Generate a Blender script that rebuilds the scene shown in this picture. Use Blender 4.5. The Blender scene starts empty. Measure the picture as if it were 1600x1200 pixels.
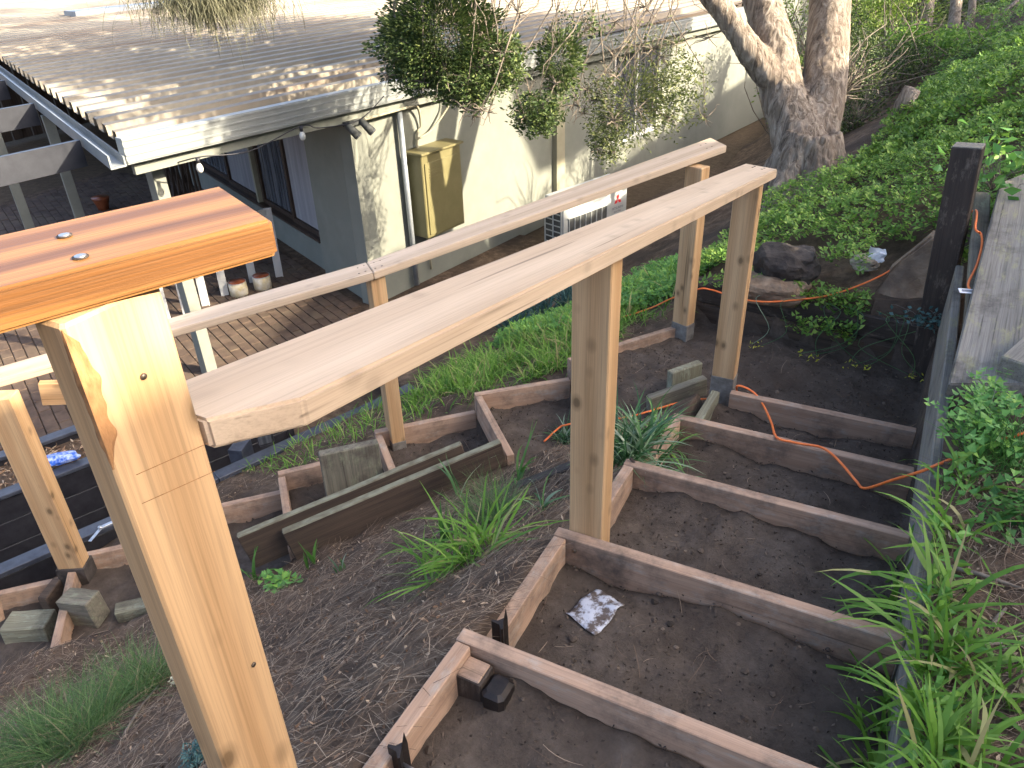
import bpy, bmesh, math, random
import numpy as np
from mathutils import Vector, Matrix, noise
random.seed(7); RNG = np.random.default_rng(7)
S = bpy.context.scene
COL = S.collection

# ------------------------------------------------------------------ camera, sky, sun, exposure
F = 1200.0                                   # focal length in pixels of the 1600x1200 photograph
dn = np.array([70, 2000, F]); dn = dn / np.linalg.norm(dn)
va = np.array([755, -747, F]); va = va - dn * (va @ dn); va = va / np.linalg.norm(va)
R = np.stack([np.cross(va, -dn), va, -dn])   # camera (right, down, forward) -> world
CAM = np.array([0, 0, 1.75])
def at(x, y, z):                             # point of the photograph on the level z
    v = R @ np.array([(x - 800) / F, (y - 600) / F, 1.0]); return Vector(CAM + v * (z - CAM[2]) / v[2])
def far(x, y, d):                            # point of the photograph at distance d
    v = R @ np.array([(x - 800) / F, (y - 600) / F, 1.0]); return Vector(CAM + v * d)
cam = bpy.data.objects.new('camera', bpy.data.cameras.new('camera')); COL.objects.link(cam)
cam.data.sensor_width = 36; cam.data.lens = 27; cam.data.clip_end = 500; cam.data.clip_start = .02
M = Matrix.Identity(4)
for i in range(3):
    M[i][0], M[i][1], M[i][2], M[i][3] = R[i][0], -R[i][1], -R[i][2], CAM[i]
cam.matrix_world = M; S.camera = cam
SUN = Vector((1, .15, .5)).normalized()      # towards the sun
S.world = bpy.data.worlds.new('World'); S.world.use_nodes = True
wn_ = S.world.node_tree.nodes; wl_ = S.world.node_tree.links
sk = wn_.new('ShaderNodeTexSky'); sk.sky_type = 'NISHITA'; sk.sun_disc = False
sk.sun_elevation = math.asin(SUN.z); sk.sun_rotation = math.atan2(SUN.x, SUN.y)
sk.air_density = .65; sk.dust_density = 4.5; sk.ozone_density = .3
wl_.new(sk.outputs[0], wn_['Background'].inputs[0]); wn_['Background'].inputs[1].default_value = .15
sl = bpy.data.lights.new('sun', 'SUN'); sl.energy = 3.4; sl.angle = math.radians(.6); sl.color = (1, .87, .66)
so = bpy.data.objects.new('sun', sl); COL.objects.link(so); so.location = (20, 3, 12)
so.rotation_euler = SUN.to_track_quat('Z', 'Y').to_euler()
S.view_settings.view_transform = 'Standard'; S.view_settings.look = 'None'
S.view_settings.exposure = 2.25; S.view_settings.gamma = 1
S.render.engine = 'CYCLES'

# ------------------------------------------------------------------ materials
def nt(name):
    m = bpy.data.materials.new(name); m.use_nodes = True
    t = m.node_tree; return m, t, t.nodes['Principled BSDF']
def N(t, kind, **kw):
    n = t.nodes.new('ShaderNode' + kind)
    for k, v in kw.items():
        if k in n.inputs: n.inputs[k].default_value = v
        else: setattr(n, k, v)
    return n
def ramp(t, src, stops):
    r = t.nodes.new('ShaderNodeValToRGB'); e = r.color_ramp.elements
    while len(e) < len(stops): e.new(.5)
    for q, (p, c) in zip(e, stops):
        q.position = p; q.color = (c[0], c[1], c[2], 1) if not isinstance(c, (int, float)) else (c, c, c, 1)
    t.links.new(src, r.inputs[0]); return r
def mixc(t, fac, a, b, mode='MIX'):
    m = t.nodes.new('ShaderNodeMix'); m.data_type = 'RGBA'; m.blend_type = mode
    for sock, v in ((m.inputs[0], fac), (m.inputs[6], a), (m.inputs[7], b)):
        if isinstance(v, bpy.types.NodeSocket): t.links.new(v, sock)
        elif isinstance(v, (int, float)): sock.default_value = v
        else: sock.default_value = (*v, 1)
    return m.outputs[2]
def bump(t, b, src, strength, dist):
    n = N(t, 'Bump', Strength=strength, Distance=dist); t.links.new(src, n.inputs['Height']); t.links.new(n.outputs[0], b.inputs['Normal'])
def coords(t, scale, rnd=True, kind='Object'):
    tc = t.nodes.new('ShaderNodeTexCoord'); src = tc.outputs[kind]
    if rnd:
        oi = t.nodes.new('ShaderNodeObjectInfo'); mu = N(t, 'Math', operation='MULTIPLY'); mu.inputs[1].default_value = 7.3
        t.links.new(oi.outputs['Random'], mu.inputs[0])
        ad = N(t, 'VectorMath', operation='ADD'); t.links.new(src, ad.inputs[0]); t.links.new(mu.outputs[0], ad.inputs[1]); src = ad.outputs[0]
    mp = t.nodes.new('ShaderNodeMapping'); mp.inputs['Scale'].default_value = scale; t.links.new(src, mp.inputs[0])
    return mp.outputs[0]
def wood(name, dark, light, rough=.6, knots=0, dirt=0, dirtc=(.05, .04, .032), ring=5.0, contrast=1.0, bumps=.3, wavew=.4, grain=1.0, coat=0, fleck=None):
    m, t, b = nt(name)
    v = coords(t, (.22, 1, 1))
    nz = N(t, 'TexNoise', Scale=4.0, Detail=3.0); t.links.new(v, nz.inputs['Vector'])
    ad = N(t, 'VectorMath', operation='MULTIPLY_ADD'); t.links.new(nz.outputs['Color'], ad.inputs[0]); ad.inputs[1].default_value = (.06, .06, .06); t.links.new(v, ad.inputs[2])
    wv = N(t, 'TexWave', wave_type='RINGS', rings_direction='X', Scale=ring, Distortion=1.6, Detail=2.0, **{'Detail Scale': 1.5})
    t.links.new(ad.outputs[0], wv.inputs['Vector'])
    v2 = coords(t, (1.6, 95, 95)); fs = N(t, 'TexNoise', Scale=1.0, Detail=5.0, Roughness=.65); t.links.new(v2, fs.inputs['Vector'])
    v3 = coords(t, (1.0, 7, 7)); br = N(t, 'TexNoise', Scale=1.3, Detail=4.0); t.links.new(v3, br.inputs['Vector'])
    a = mixc(t, wavew, br.outputs['Color'], wv.outputs['Color'])
    w = .2 * contrast
    c = ramp(t, a, [(max(0, .5 - w), dark), (min(1, .5 + w), light)]).outputs[0]
    v8 = coords(t, (3.5, 330, 330)); ff = N(t, 'TexNoise', Scale=1.0, Detail=3.0, Roughness=.6); t.links.new(v8, ff.inputs['Vector'])
    g1 = ramp(t, fs.outputs['Fac'], [(.32, .62 if grain > .9 else 1 - .38 * grain), (.5, .97), (.7, 1.0)]).outputs[0]; c = mixc(t, 1.0, c, g1, 'MULTIPLY')
    g2 = ramp(t, ff.outputs['Fac'], [(.35, 1 - .3 * grain), (.55, 1.0)]).outputs[0]; c = mixc(t, 1.0, c, g2, 'MULTIPLY')
    a = mixc(t, .5, fs.outputs['Color'], ff.outputs['Color'])
    if knots:
        v4 = coords(t, (7.0, 11, 11)); vo = N(t, 'TexVoronoi', Scale=1.0, Randomness=1.0); t.links.new(v4, vo.inputs['Vector'])
        k = ramp(t, vo.outputs['Distance'], [(.0, 1.0), (.11, .9), (.15, .5), (.28, 0.0)]).outputs[0]
        mk = N(t, 'Math', operation='MULTIPLY'); t.links.new(k, mk.inputs[0]); mk.inputs[1].default_value = knots
        c = mixc(t, mk.outputs[0], c, tuple(x * .22 for x in dark))
    v6 = coords(t, (.9, 55, 55)); ck = N(t, 'TexNoise', Scale=1.0, Detail=2.0); t.links.new(v6, ck.inputs['Vector'])
    cf = ramp(t, ck.outputs['Fac'], [(.26, .75), (.32, 0)]).outputs[0]
    c = mixc(t, cf, c, tuple(x * .3 for x in dark))
    if fleck:
        v7 = coords(t, (3, 9, 9)); fl = N(t, 'TexNoise', Scale=2.2, Detail=8.0, Roughness=.75); t.links.new(v7, fl.inputs['Vector'])
        c = mixc(t, ramp(t, fl.outputs['Fac'], [(.53, 0), (.66, .85)]).outputs[0], c, fleck)
    if dirt:
        v5 = coords(t, (1, 1, 1)); dz = N(t, 'TexNoise', Scale=3.5, Detail=9.0, Roughness=.72); t.links.new(v5, dz.inputs['Vector'])
        d = ramp(t, dz.outputs['Fac'], [(.62 - .22 * dirt, 0), (.80 - .16 * dirt, .92)]).outputs[0]
        c = mixc(t, d, c, dirtc)
    t.links.new(c, b.inputs['Base Color']); b.inputs['Roughness'].default_value = rough
    if coat: b.inputs['Coat Weight'].default_value = coat; b.inputs['Coat Roughness'].default_value = .22
    bump(t, b, a, bumps, .004); return m
def noisy(name, c1, c2, scale=6, rough=.8, bumps=.3, bdist=.01, detail=8, c3=None, metal=0, stretch=(1, 1, 1), spec=None, lo=.35, hi=.68):
    m, t, b = nt(name); v = coords(t, stretch)
    n = N(t, 'TexNoise', Scale=scale, Detail=detail, Roughness=.65); t.links.new(v, n.inputs['Vector'])
    c = ramp(t, n.outputs['Fac'], [(lo, c1), (hi, c2)]).outputs[0]
    if c3:
        n2 = N(t, 'TexNoise', Scale=scale * .37, Detail=6.0); t.links.new(v, n2.inputs['Vector'])
        c = mixc(t, ramp(t, n2.outputs['Fac'], [(.5, 0), (.66, .8)]).outputs[0], c, c3)
    t.links.new(c, b.inputs['Base Color']); b.inputs['Roughness'].default_value = rough; b.inputs['Metallic'].default_value = metal
    if spec is not None: b.inputs['Specular IOR Level'].default_value = spec
    if bumps: bump(t, b, n.outputs['Fac'], bumps, bdist)
    return m
def leafm(name, c1, c2, rough=.5, trans=.25, c3=None, spec=.4, dead=None):
    m, t, b = nt(name); g = t.nodes.new('ShaderNodeNewGeometry')
    st = [(0, c1), (.7, c2)] + ([(.9, c3)] if c3 else []) + ([(.91, dead), (1, tuple(q * .7 for q in dead))] if dead else [])
    c = ramp(t, g.outputs['Random Per Island'], st).outputs[0]
    t.links.new(c, b.inputs['Base Color']); b.inputs['Roughness'].default_value = rough; b.inputs['Specular IOR Level'].default_value = spec
    tr = t.nodes.new('ShaderNodeBsdfTranslucent'); t.links.new(c, tr.inputs[0])
    mx = t.nodes.new('ShaderNodeMixShader'); mx.inputs[0].default_value = trans
    t.links.new(b.outputs[0], mx.inputs[1]); t.links.new(tr.outputs[0], mx.inputs[2])
    t.links.new(mx.outputs[0], t.nodes['Material Output'].inputs[0]); return m
MT = {}
MT['rail'] = wood('pale_dressed_timber', (.46, .345, .235), (.61, .485, .355), .6, .25, ring=3.0, contrast=1.3, bumps=.25, wavew=.3, grain=.42)
MT['post'] = wood('golden_post_timber', (.46, .275, .13), (.62, .415, .225), .55, .85, ring=4.6, contrast=1.3, bumps=.35, wavew=.3, grain=.6)
MT['oiled'] = wood('oiled_orange_timber', (.155, .062, .014), (.33, .150, .040), .5, 0, ring=5.5, contrast=.85, bumps=.3, coat=.1, wavew=.5, grain=1.0)
MT['frame'] = wood('sawn_pink_hardwood', (.36, .225, .145), (.52, .355, .245), .8, .0, dirt=.66, dirtc=(.085, .066, .052), ring=6, contrast=1.3, bumps=.7, wavew=.2, grain=.6, fleck=(.40, .345, .285))
MT['grey'] = wood('weathered_grey_timber', (.11, .098, .072), (.26, .24, .18), .88, .0, dirt=.5, ring=9, contrast=1.2, bumps=1.0, wavew=.08, fleck=(.24, .26, .17))
MT['greyplank'] = wood('silvered_plank', (.165, .15, .125), (.32, .30, .26), .88, 0, dirt=.4, ring=9, contrast=1.2, bumps=1.0, wavew=.08, fleck=(.28, .27, .15))
MT['dark'] = wood('dark_wet_timber', (.022, .016, .012), (.07, .05, .038), .7, 0, ring=9, contrast=1.2, bumps=1.0, wavew=.08, fleck=(.16, .13, .10))
MT['sleeper'] = wood('old_brown_sleeper', (.035, .024, .017), (.12, .082, .056), .88, 0, dirt=.4, ring=8, contrast=1.2, bumps=1.0, wavew=.1)
MT['lichen'] = wood('lichened_board', (.13, .12, .08), (.30, .29, .20), .9, 0, dirt=.4, ring=8, contrast=1.2, bumps=1.0, wavew=.08, fleck=(.31, .34, .25))
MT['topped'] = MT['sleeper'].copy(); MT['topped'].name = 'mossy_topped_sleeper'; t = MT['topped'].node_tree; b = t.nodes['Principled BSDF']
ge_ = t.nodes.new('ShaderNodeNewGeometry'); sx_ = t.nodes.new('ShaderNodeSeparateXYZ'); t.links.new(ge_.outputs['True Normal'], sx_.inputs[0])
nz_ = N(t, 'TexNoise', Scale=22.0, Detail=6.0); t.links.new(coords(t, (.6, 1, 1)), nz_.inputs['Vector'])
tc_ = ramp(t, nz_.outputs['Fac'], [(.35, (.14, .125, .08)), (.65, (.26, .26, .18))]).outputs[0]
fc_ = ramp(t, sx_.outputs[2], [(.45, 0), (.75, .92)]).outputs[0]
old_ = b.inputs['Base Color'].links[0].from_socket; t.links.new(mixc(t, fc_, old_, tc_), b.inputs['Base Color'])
MT['black'] = noisy('black_stain', (.012, .012, .016), (.03, .03, .036), 14, .45, .25, .004)
MT['blacksheen'] = noisy('black_stain_sky_sheen', (.035, .04, .055), (.075, .085, .11), 14, .35, .25, .004)  # black stain with the sky's blue-grey reflection put into its colour
MT['beam'] = noisy('navy_charcoal_paint', (.022, .024, .032), (.034, .037, .047), 9, .4, .1, .002)
MT['cement'] = noisy('cement_smear', (.12, .11, .095), (.24, .225, .20), 18, .95, .5, .004, c3=(.07, .06, .05))
MT['steel'] = noisy('black_steel_picket', (.012, .011, .011), (.04, .03, .025), 40, .5, .3, .002, metal=.3)
MT['zinc'] = noisy('zinc_plated', (.45, .46, .48), (.65, .66, .68), 30, .35, .1, .001, metal=.9)
MT['screw'] = noisy('screw_head', (.10, .08, .06), (.25, .2, .15), 40, .45, .1, .001, metal=.7)
MT['rock'] = noisy('dark_basalt', (.022, .018, .016), (.075, .062, .054), 9, .9, .9, .03, c3=(.035, .027, .02))
MT['brownrock'] = noisy('brown_stone', (.19, .125, .075), (.38, .28, .19), 9, .9, .9, .03, c3=(.10, .07, .05))
MT['palerock'] = noisy('pale_limestone', (.28, .25, .2), (.6, .56, .48), 14, .9, .9, .02, c3=(.2, .15, .1))
MT['cord'] = noisy('orange_cord', (.85, .17, .03), (.95, .24, .06), 30, .45, .05, .001)
MT['tag'] = noisy('white_plastic_tag', (.7, .71, .74), (.8, .8, .82), 20, .5, .05, .001)
MT['plastic'] = noisy('muddy_white_sheet', (.10, .075, .06), (.50, .52, .57), 26, .5, .4, .006, lo=.46, hi=.56)
MT['wall'] = noisy('sage_render', (.185, .195, .168), (.222, .232, .20), 3, .9, .25, .004, c3=(.195, .203, .175))
MT['trimm'] = noisy('grey_green_trim', (.17, .18, .155), (.22, .23, .195), 5, .55, .08, .003)
MT['cream'] = noisy('cream_paint', (.29, .27, .19), (.34, .32, .23), 5, .6, .05, .002)
MT['whitep'] = noisy('white_paint', (.42, .43, .43), (.5, .51, .51), 5, .55, .06, .002)
MT['pipe'] = noisy('galvanised_pipe', (.26, .29, .32), (.36, .39, .42), 12, .35, .05, .001, metal=.3)
MT['bronze'] = noisy('brown_window_frame', (.035, .02, .012), (.07, .042, .026), 9, .45, .1, .002)
MT['box'] = noisy('mustard_metal', (.15, .132, .058), (.19, .168, .08), 4, .5, .05, .002)
MT['ac'] = noisy('white_enamel', (.36, .38, .38), (.42, .44, .43), 4, .4, .02, .001)
MT['acdark'] = noisy('dark_grille', (.04, .045, .045), (.09, .095, .095), 9, .6, .1, .002)
MT['red'] = noisy('red_emblem', (.55, .015, .02), (.62, .02, .03), 9, .4, 0)
MT['ink'] = noisy('grey_ink', (.06, .06, .08), (.08, .08, .1), 9, .5, 0)
MT['blue'] = noisy('blue_wrapper', (.02, .12, .6), (.55, .65, .85), 26, .3, .1, .003, lo=.45, hi=.6)
MT['tin'] = noisy('paint_tin', (.55, .45, .22), (.75, .72, .66), 9, .45, .05, .002)
MT['tinpaint'] = noisy('rust_red_paint', (.16, .04, .015), (.33, .10, .04), 9, .4, .1, .004)
MT['bulb'] = noisy('frosted_bulb', (.5, .5, .46), (.6, .6, .55), 5, .15, 0)
MT['brick'] = noisy('brown_paver', (.055, .035, .025), (.125, .085, .06), 5, .9, .4, .006, c3=(.12, .088, .06))
MT['waney'] = noisy('brown_bark_edge', (.16, .07, .025), (.42, .22, .09), 60, .85, .8, .004, stretch=(1, 1, .3))
MT['twig'] = noisy('grey_twig', (.11, .088, .068), (.27, .23, .18), 20, .9, .4, .003)
MT['bark'] = None
m, t, b = nt('furrowed_bark'); MT['bark'] = m
v = coords(t, (1, 1, .16), rnd=False); n1 = N(t, 'TexNoise', Scale=15.0, Detail=9.0, Roughness=.7, Distortion=1.2); t.links.new(v, n1.inputs['Vector'])
v2 = coords(t, (1, 1, .35), rnd=False); n2 = N(t, 'TexNoise', Scale=3.5, Detail=5.0); t.links.new(v2, n2.inputs['Vector'])
c = ramp(t, n1.outputs['Fac'], [(.34, (.06, .045, .035)), (.47, (.23, .185, .145)), (.64, (.46, .40, .335))]).outputs[0]
c = mixc(t, ramp(t, n2.outputs['Fac'], [(.45, 0), (.7, .6)]).outputs[0], c, (.20, .15, .115))
t.links.new(c, b.inputs['Base Color']); b.inputs['Roughness'].default_value = .95; bump(t, b, n1.outputs['Fac'], 1.0, .05)
# roof: cream sheet, dulled by grime and rust near the lower edge
MT['roof'] = noisy('cream_roof_sheet', (.19, .165, .125), (.28, .25, .19), 2.2, .6, .1, .003, c3=(.15, .11, .075), stretch=(1, .25, 1))
MT['gutter'] = noisy('pale_metal_gutter', (.20, .215, .21), (.26, .275, .27), 4, .35, .05, .002)
m, t, b = nt('window_glass'); MT['glass'] = m
v = coords(t, (1, 1, .05)); n1 = N(t, 'TexNoise', Scale=18.0, Detail=2.0); t.links.new(v, n1.inputs['Vector'])
t.links.new(ramp(t, n1.outputs['Fac'], [(.4, (.05, .055, .065)), (.65, (.15, .155, .17))]).outputs[0], b.inputs['Base Color']); b.inputs['Roughness'].default_value = .08
MT['curtain'] = noisy('pale_curtain', (.22, .22, .24), (.36, .36, .38), 10, .9, .3, .01, stretch=(1, 1, .05))
# foliage
MT['clover'] = leafm('clover_leaf', (.085, .19, .033), (.20, .37, .065), .5, .4, (.36, .52, .10))
MT['clover2'] = leafm('pale_clover_leaf', (.09, .24, .05), (.17, .38, .09), .5, .3, (.25, .45, .07))
MT['grass'] = leafm('fresh_grass', (.085, .21, .022), (.19, .36, .05), .5, .35, (.31, .45, .10), dead=(.42, .38, .16))
MT['grassd'] = leafm('deep_grass', (.035, .12, .02), (.09, .22, .04), .5, .3)
MT['fine'] = leafm('fine_grass', (.055, .13, .035), (.13, .23, .075), .55, .3, (.20, .28, .10), dead=(.36, .30, .18))
MT['strap'] = leafm('strap_leaf', (.03, .10, .03), (.10, .21, .075), .3, .2, (.28, .36, .24))
MT['bluegreen'] = leafm('blue_green_leaf', (.04, .10, .09), (.10, .20, .19), .5, .2)
MT['bushleaf'] = leafm('dark_bush_leaf', (.025, .05, .014), (.075, .12, .03), .5, .2, (.16, .20, .06))
MT['oliveleaf'] = leafm('olive_leaf', (.05, .075, .022), (.14, .17, .055), .5, .25, (.24, .26, .10))
MT['sunleaf'] = leafm('bright_shrub_leaf', (.08, .16, .02), (.22, .32, .05), .5, .35, (.30, .38, .10))
MT['sheoak'] = leafm('sheoak_needle', (.07, .075, .04), (.17, .165, .10), .7, .15)
MT['needle'] = leafm('fallen_needle', (.07, .045, .03), (.20, .137, .09), .85, .0, (.40, .30, .205))
MT['chip'] = leafm('bark_chip', (.07, .04, .025), (.23, .145, .09), .9, .0, (.48, .37, .26))
MT['crumb'] = leafm('soil_crumb', (.03, .023, .017), (.09, .068, .052), .95, .0, (.15, .115, .085))
MT['petal'] = leafm('cream_petal', (.6, .58, .35), (.75, .74, .55), .5, .3)
MT['yellow'] = leafm('yellow_bud', (.45, .48, .03), (.65, .62, .08), .5, .3)
# ground: dug soil and needle litter, chosen by the kind of ground
m, t, b = nt('ground_litter'); MT['ground'] = m
zn = N(t, 'VertexColor', layer_name='zone'); sp = t.nodes.new('ShaderNodeSeparateColor'); t.links.new(zn.outputs[0], sp.inputs[0])
v = coords(t, (1, 1, 1), rnd=False)
n1 = N(t, 'TexNoise', Scale=9.0, Detail=12.0, Roughness=.75); t.links.new(v, n1.inputs['Vector'])
n2 = N(t, 'TexNoise', Scale=1.8, Detail=5.0); t.links.new(v, n2.inputs['Vector'])
n3 = N(t, 'TexNoise', Scale=70.0, Detail=6.0, Roughness=.7); t.links.new(v, n3.inputs['Vector'])
soil = ramp(t, n1.outputs['Fac'], [(.3, (.045, .034, .026)), (.52, (.098, .078, .062)), (.75, (.16, .132, .107))]).outputs[0]
soil = mixc(t, ramp(t, n2.outputs['Fac'], [(.4, 0), (.65, .7)]).outputs[0], soil, (.058, .043, .033))
lit = ramp(t, n1.outputs['Fac'], [(.3, (.045, .03, .021)), (.5, (.12, .083, .056)), (.72, (.24, .17, .115))]).outputs[0]
lit = mixc(t, ramp(t, n2.outputs['Fac'], [(.45, 0), (.62, .8)]).outputs[0], lit, (.055, .04, .03))
dirt_ = ramp(t, n1.outputs['Fac'], [(.3, (.07, .05, .032)), (.7, (.15, .11, .07))]).outputs[0]
c = mixc(t, sp.outputs[0], lit, soil); c = mixc(t, sp.outputs[1], c, dirt_)
t.links.new(c, b.inputs['Base Color']); b.inputs['Roughness'].default_value = .95; b.inputs['Specular IOR Level'].default_value = .25
hm = mixc(t, .35, n1.outputs['Color'], n3.outputs['Color']); bump(t, b, hm, .9, .03)

# ------------------------------------------------------------------ helpers
def empty(name, loc, label=None, cat=None, group=None):
    o = bpy.data.objects.new(name, None); COL.objects.link(o); o.location = Vector(loc); o.empty_display_size = .1
    if label: tag(o, label, cat, group)
    return o
def tag(o, label, cat, group=None):
    o['label'] = label; o['category'] = cat
    if group: o['group'] = group
    return o
def wloc(o):
    p = Vector(o.location)
    return p if not o.parent else p
def link(name, me, mat, parent=None, Mw=None):
    o = bpy.data.objects.new(name, me); COL.objects.link(o)
    if mat is not None and not me.materials: me.materials.append(MT[mat] if isinstance(mat, str) else mat)
    Mw = Mw if Mw is not None else Matrix.Identity(4)
    WORLD[o.name] = Mw.copy()
    if parent is not None:
        o.parent = parent
        pw = WORLD.get(parent.name, Matrix.Translation(parent.location)); o.matrix_parent_inverse = Matrix.Identity(4)
        o.matrix_basis = pw.inverted() @ Mw
    else: o.matrix_basis = Mw
    return o
WORLD = {}
def npmesh(name, V, Fq, smooth=False):
    V = np.asarray(V, np.float32).reshape(-1, 3); Fq = np.asarray(Fq, np.int32); k = Fq.shape[1]
    me = bpy.data.meshes.new(name); me.vertices.add(len(V)); me.vertices.foreach_set('co', V.ravel())
    me.loops.add(Fq.size); me.loops.foreach_set('vertex_index', Fq.ravel())
    me.polygons.add(len(Fq)); me.polygons.foreach_set('loop_start', np.arange(0, Fq.size, k, dtype=np.int32))
    me.polygons.foreach_set('loop_total', np.full(len(Fq), k, np.int32))
    me.polygons.foreach_set('use_smooth', np.full(len(Fq), smooth)); me.update(calc_edges=True); me.validate(); return me
def pymesh(name, V, Fc, smooth=False):
    me = bpy.data.meshes.new(name); me.from_pydata([tuple(v) for v in V], [], Fc); me.update()
    if smooth: me.polygons.foreach_set('use_smooth', [True] * len(me.polygons))
    return me
def frame(a, b, up=(0, 0, 1)):
    a, b = Vector(a), Vector(b); x = (b - a).normalized(); u = Vector(up); z = (u - x * u.dot(x)).normalized(); y = z.cross(x)
    Mw = Matrix((x, y, z)).transposed().to_4x4(); Mw.translation = (a + b) / 2; return Mw, (b - a).length
def bar(L, w, t, bev=.003, segs=1, jit=0, seed=0.0):
    """chamfered bar along X, centred, as verts and faces"""
    prof = []
    for sy, sz, o in ((1, 1, 0), (-1, 1, 1), (-1, -1, 0), (1, -1, 1)):
        p1 = (sy * (w / 2 - bev), sz * t / 2); p2 = (sy * w / 2, sz * (t / 2 - bev))
        prof += [p2, p1] if o == 0 else [p1, p2]
    V = []; Fc = []
    xs = [-L / 2] + [-L / 2 + bev + (L - 2 * bev) * i / segs for i in range(segs + 1)] + [L / 2]
    for i, x in enumerate(xs):
        end = i in (0, len(xs) - 1); sx = 1 - 2 * bev / w if end else 1; sz_ = 1 - 2 * bev / t if end else 1
        for y, z in prof:
            p = Vector((x, y * sx, z * sz_))
            if jit:
                q = Vector((x * 1.5 + seed, y * 6 + seed * 2.1, z * 6 - seed)); p += noise.noise_vector(q) * jit + noise.noise_vector(q * 7) * jit * .4
            V.append(p)
    n = 8
    for i in range(len(xs) - 1):
        for j in range(n): Fc.append((i * n + j, i * n + (j + 1) % n, (i + 1) * n + (j + 1) % n, (i + 1) * n + j))
    Fc.append(tuple(range(n - 1, -1, -1))); Fc.append(tuple((len(xs) - 1) * n + j for j in range(n)))
    return V, Fc
def fixn(me):
    bm = bmesh.new(); bm.from_mesh(me); bmesh.ops.recalc_face_normals(bm, faces=bm.faces); bm.to_mesh(me); bm.free(); return me
def board(name, a, b, w, t, mat, parent=None, up=(0, 0, 1), bev=.003, jit=0, segs=None):
    Mw, L = frame(a, b, up); s = segs or (max(1, int(L / .05)) if jit else 1)
    V, Fc = bar(L, w, t, bev, s, jit, random.uniform(0, 50)); return link(name, fixn(pymesh(name, V, Fc)), mat, parent, Mw)
def upright(name, base, top, w, t, mat, parent=None, yaw=0.0, bev=.003, jit=0):
    """post from base to top, w along the yaw direction"""
    return board(name, base, top, t, w, mat, parent, up=(math.cos(yaw), math.sin(yaw), 0), bev=bev, jit=jit)
def boxm(parts, name, mat, parent=None, origin=(0, 0, 0), bev=.0):
    """several (centre, size, zrot) boxes as one mesh about origin"""
    V = []; Fc = []; o = Vector(origin)
    for c, s, rz in parts:
        L, w, t = s; v, f = bar(L, w, t, max(.0008, min(bev or .002, min(s) * .3)), 1); Rz = Matrix.Rotation(rz, 3, 'Z'); k = len(V)
        V += [Rz @ p + Vector(c) - o for p in v]; Fc += [tuple(i + k for i in q) for q in f]
    return link(name, fixn(pymesh(name, V, Fc)), mat, parent, Matrix.Translation(o))
def prismo(name, outline, thick, mat, parent=None, bev=.004, Mw=None):
    """polygon outline (3D points = top face) pushed down by thick, with bevelled edges"""
    P = [Vector(p) for p in outline]; c = sum(P, Vector()) / len(P)
    x = (P[1] - P[0]).normalized()
    if Mw is None: Mw = Matrix.Translation(c)
    inv = Mw.inverted(); bm = bmesh.new(); vs = [bm.verts.new(inv @ p) for p in P]; f = bm.faces.new(vs)
    r = bmesh.ops.extrude_face_region(bm, geom=[f]); up = (inv.to_3x3() @ Vector((0, 0, -thick)))
    for g in r['geom']:
        if isinstance(g, bmesh.types.BMVert): g.co += up
    bmesh.ops.recalc_face_normals(bm, faces=bm.faces)
    if bev: bmesh.ops.bevel(bm, geom=list(bm.edges), offset=bev, segments=2, affect='EDGES')
    me = bpy.data.meshes.new(name); bm.to_mesh(me); bm.free(); return link(name, me, mat, parent, Mw)
def tubev(path, rad, sides=8, cap=True):
    V = []; Fc = []; n = len(path); P = [Vector(p) for p in path]; prev = None
    for i, p in enumerate(P):
        d = (P[min(i + 1, n - 1)] - P[max(i - 1, 0)]).normalized()
        u = Vector((0, 0, 1)) if prev is None else prev
        if abs(d.dot(u)) > .95 and prev is None: u = Vector((1, 0, 0))
        u = (u - d * u.dot(d)).normalized(); prev = u; w = d.cross(u); r = rad[i] if hasattr(rad, '__len__') else rad
        for k in range(sides):
            a = 2 * math.pi * k / sides; V.append(p + (u * math.cos(a) + w * math.sin(a)) * r)
    for i in range(n - 1):
        for k in range(sides): Fc.append((i * sides + k, i * sides + (k + 1) % sides, (i + 1) * sides + (k + 1) % sides, (i + 1) * sides + k))
    if cap: Fc.append(tuple(range(sides - 1, -1, -1))); Fc.append(tuple((n - 1) * sides + k for k in range(sides)))
    return V, Fc
def tubes(name, lst, mat, parent=None, origin=(0, 0, 0), sides=6, smooth=True):
    V = []; Fc = []; o = Vector(origin)
    for path, rad in lst:
        v, f = tubev(path, rad, sides); k = len(V); V += [p - o for p in v]; Fc += [tuple(i + k for i in q) for q in f]
    return link(name, pymesh(name, V, Fc, smooth), mat, parent, Matrix.Translation(o))
def spline(P, n=8):
    P = [Vector(p) for p in P]; out = []
    for i in range(len(P) - 1):
        p0, p1, p2, p3 = P[max(i - 1, 0)], P[i], P[i + 1], P[min(i + 2, len(P) - 1)]
        for k in range(n):
            s = k / n; out.append(.5 * ((2 * p1) + (p2 - p0) * s + (2 * p0 - 5 * p1 + 4 * p2 - p3) * s * s + (3 * p1 - p0 - 3 * p2 + p3) * s ** 3))
    out.append(P[-1]); return out
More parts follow.
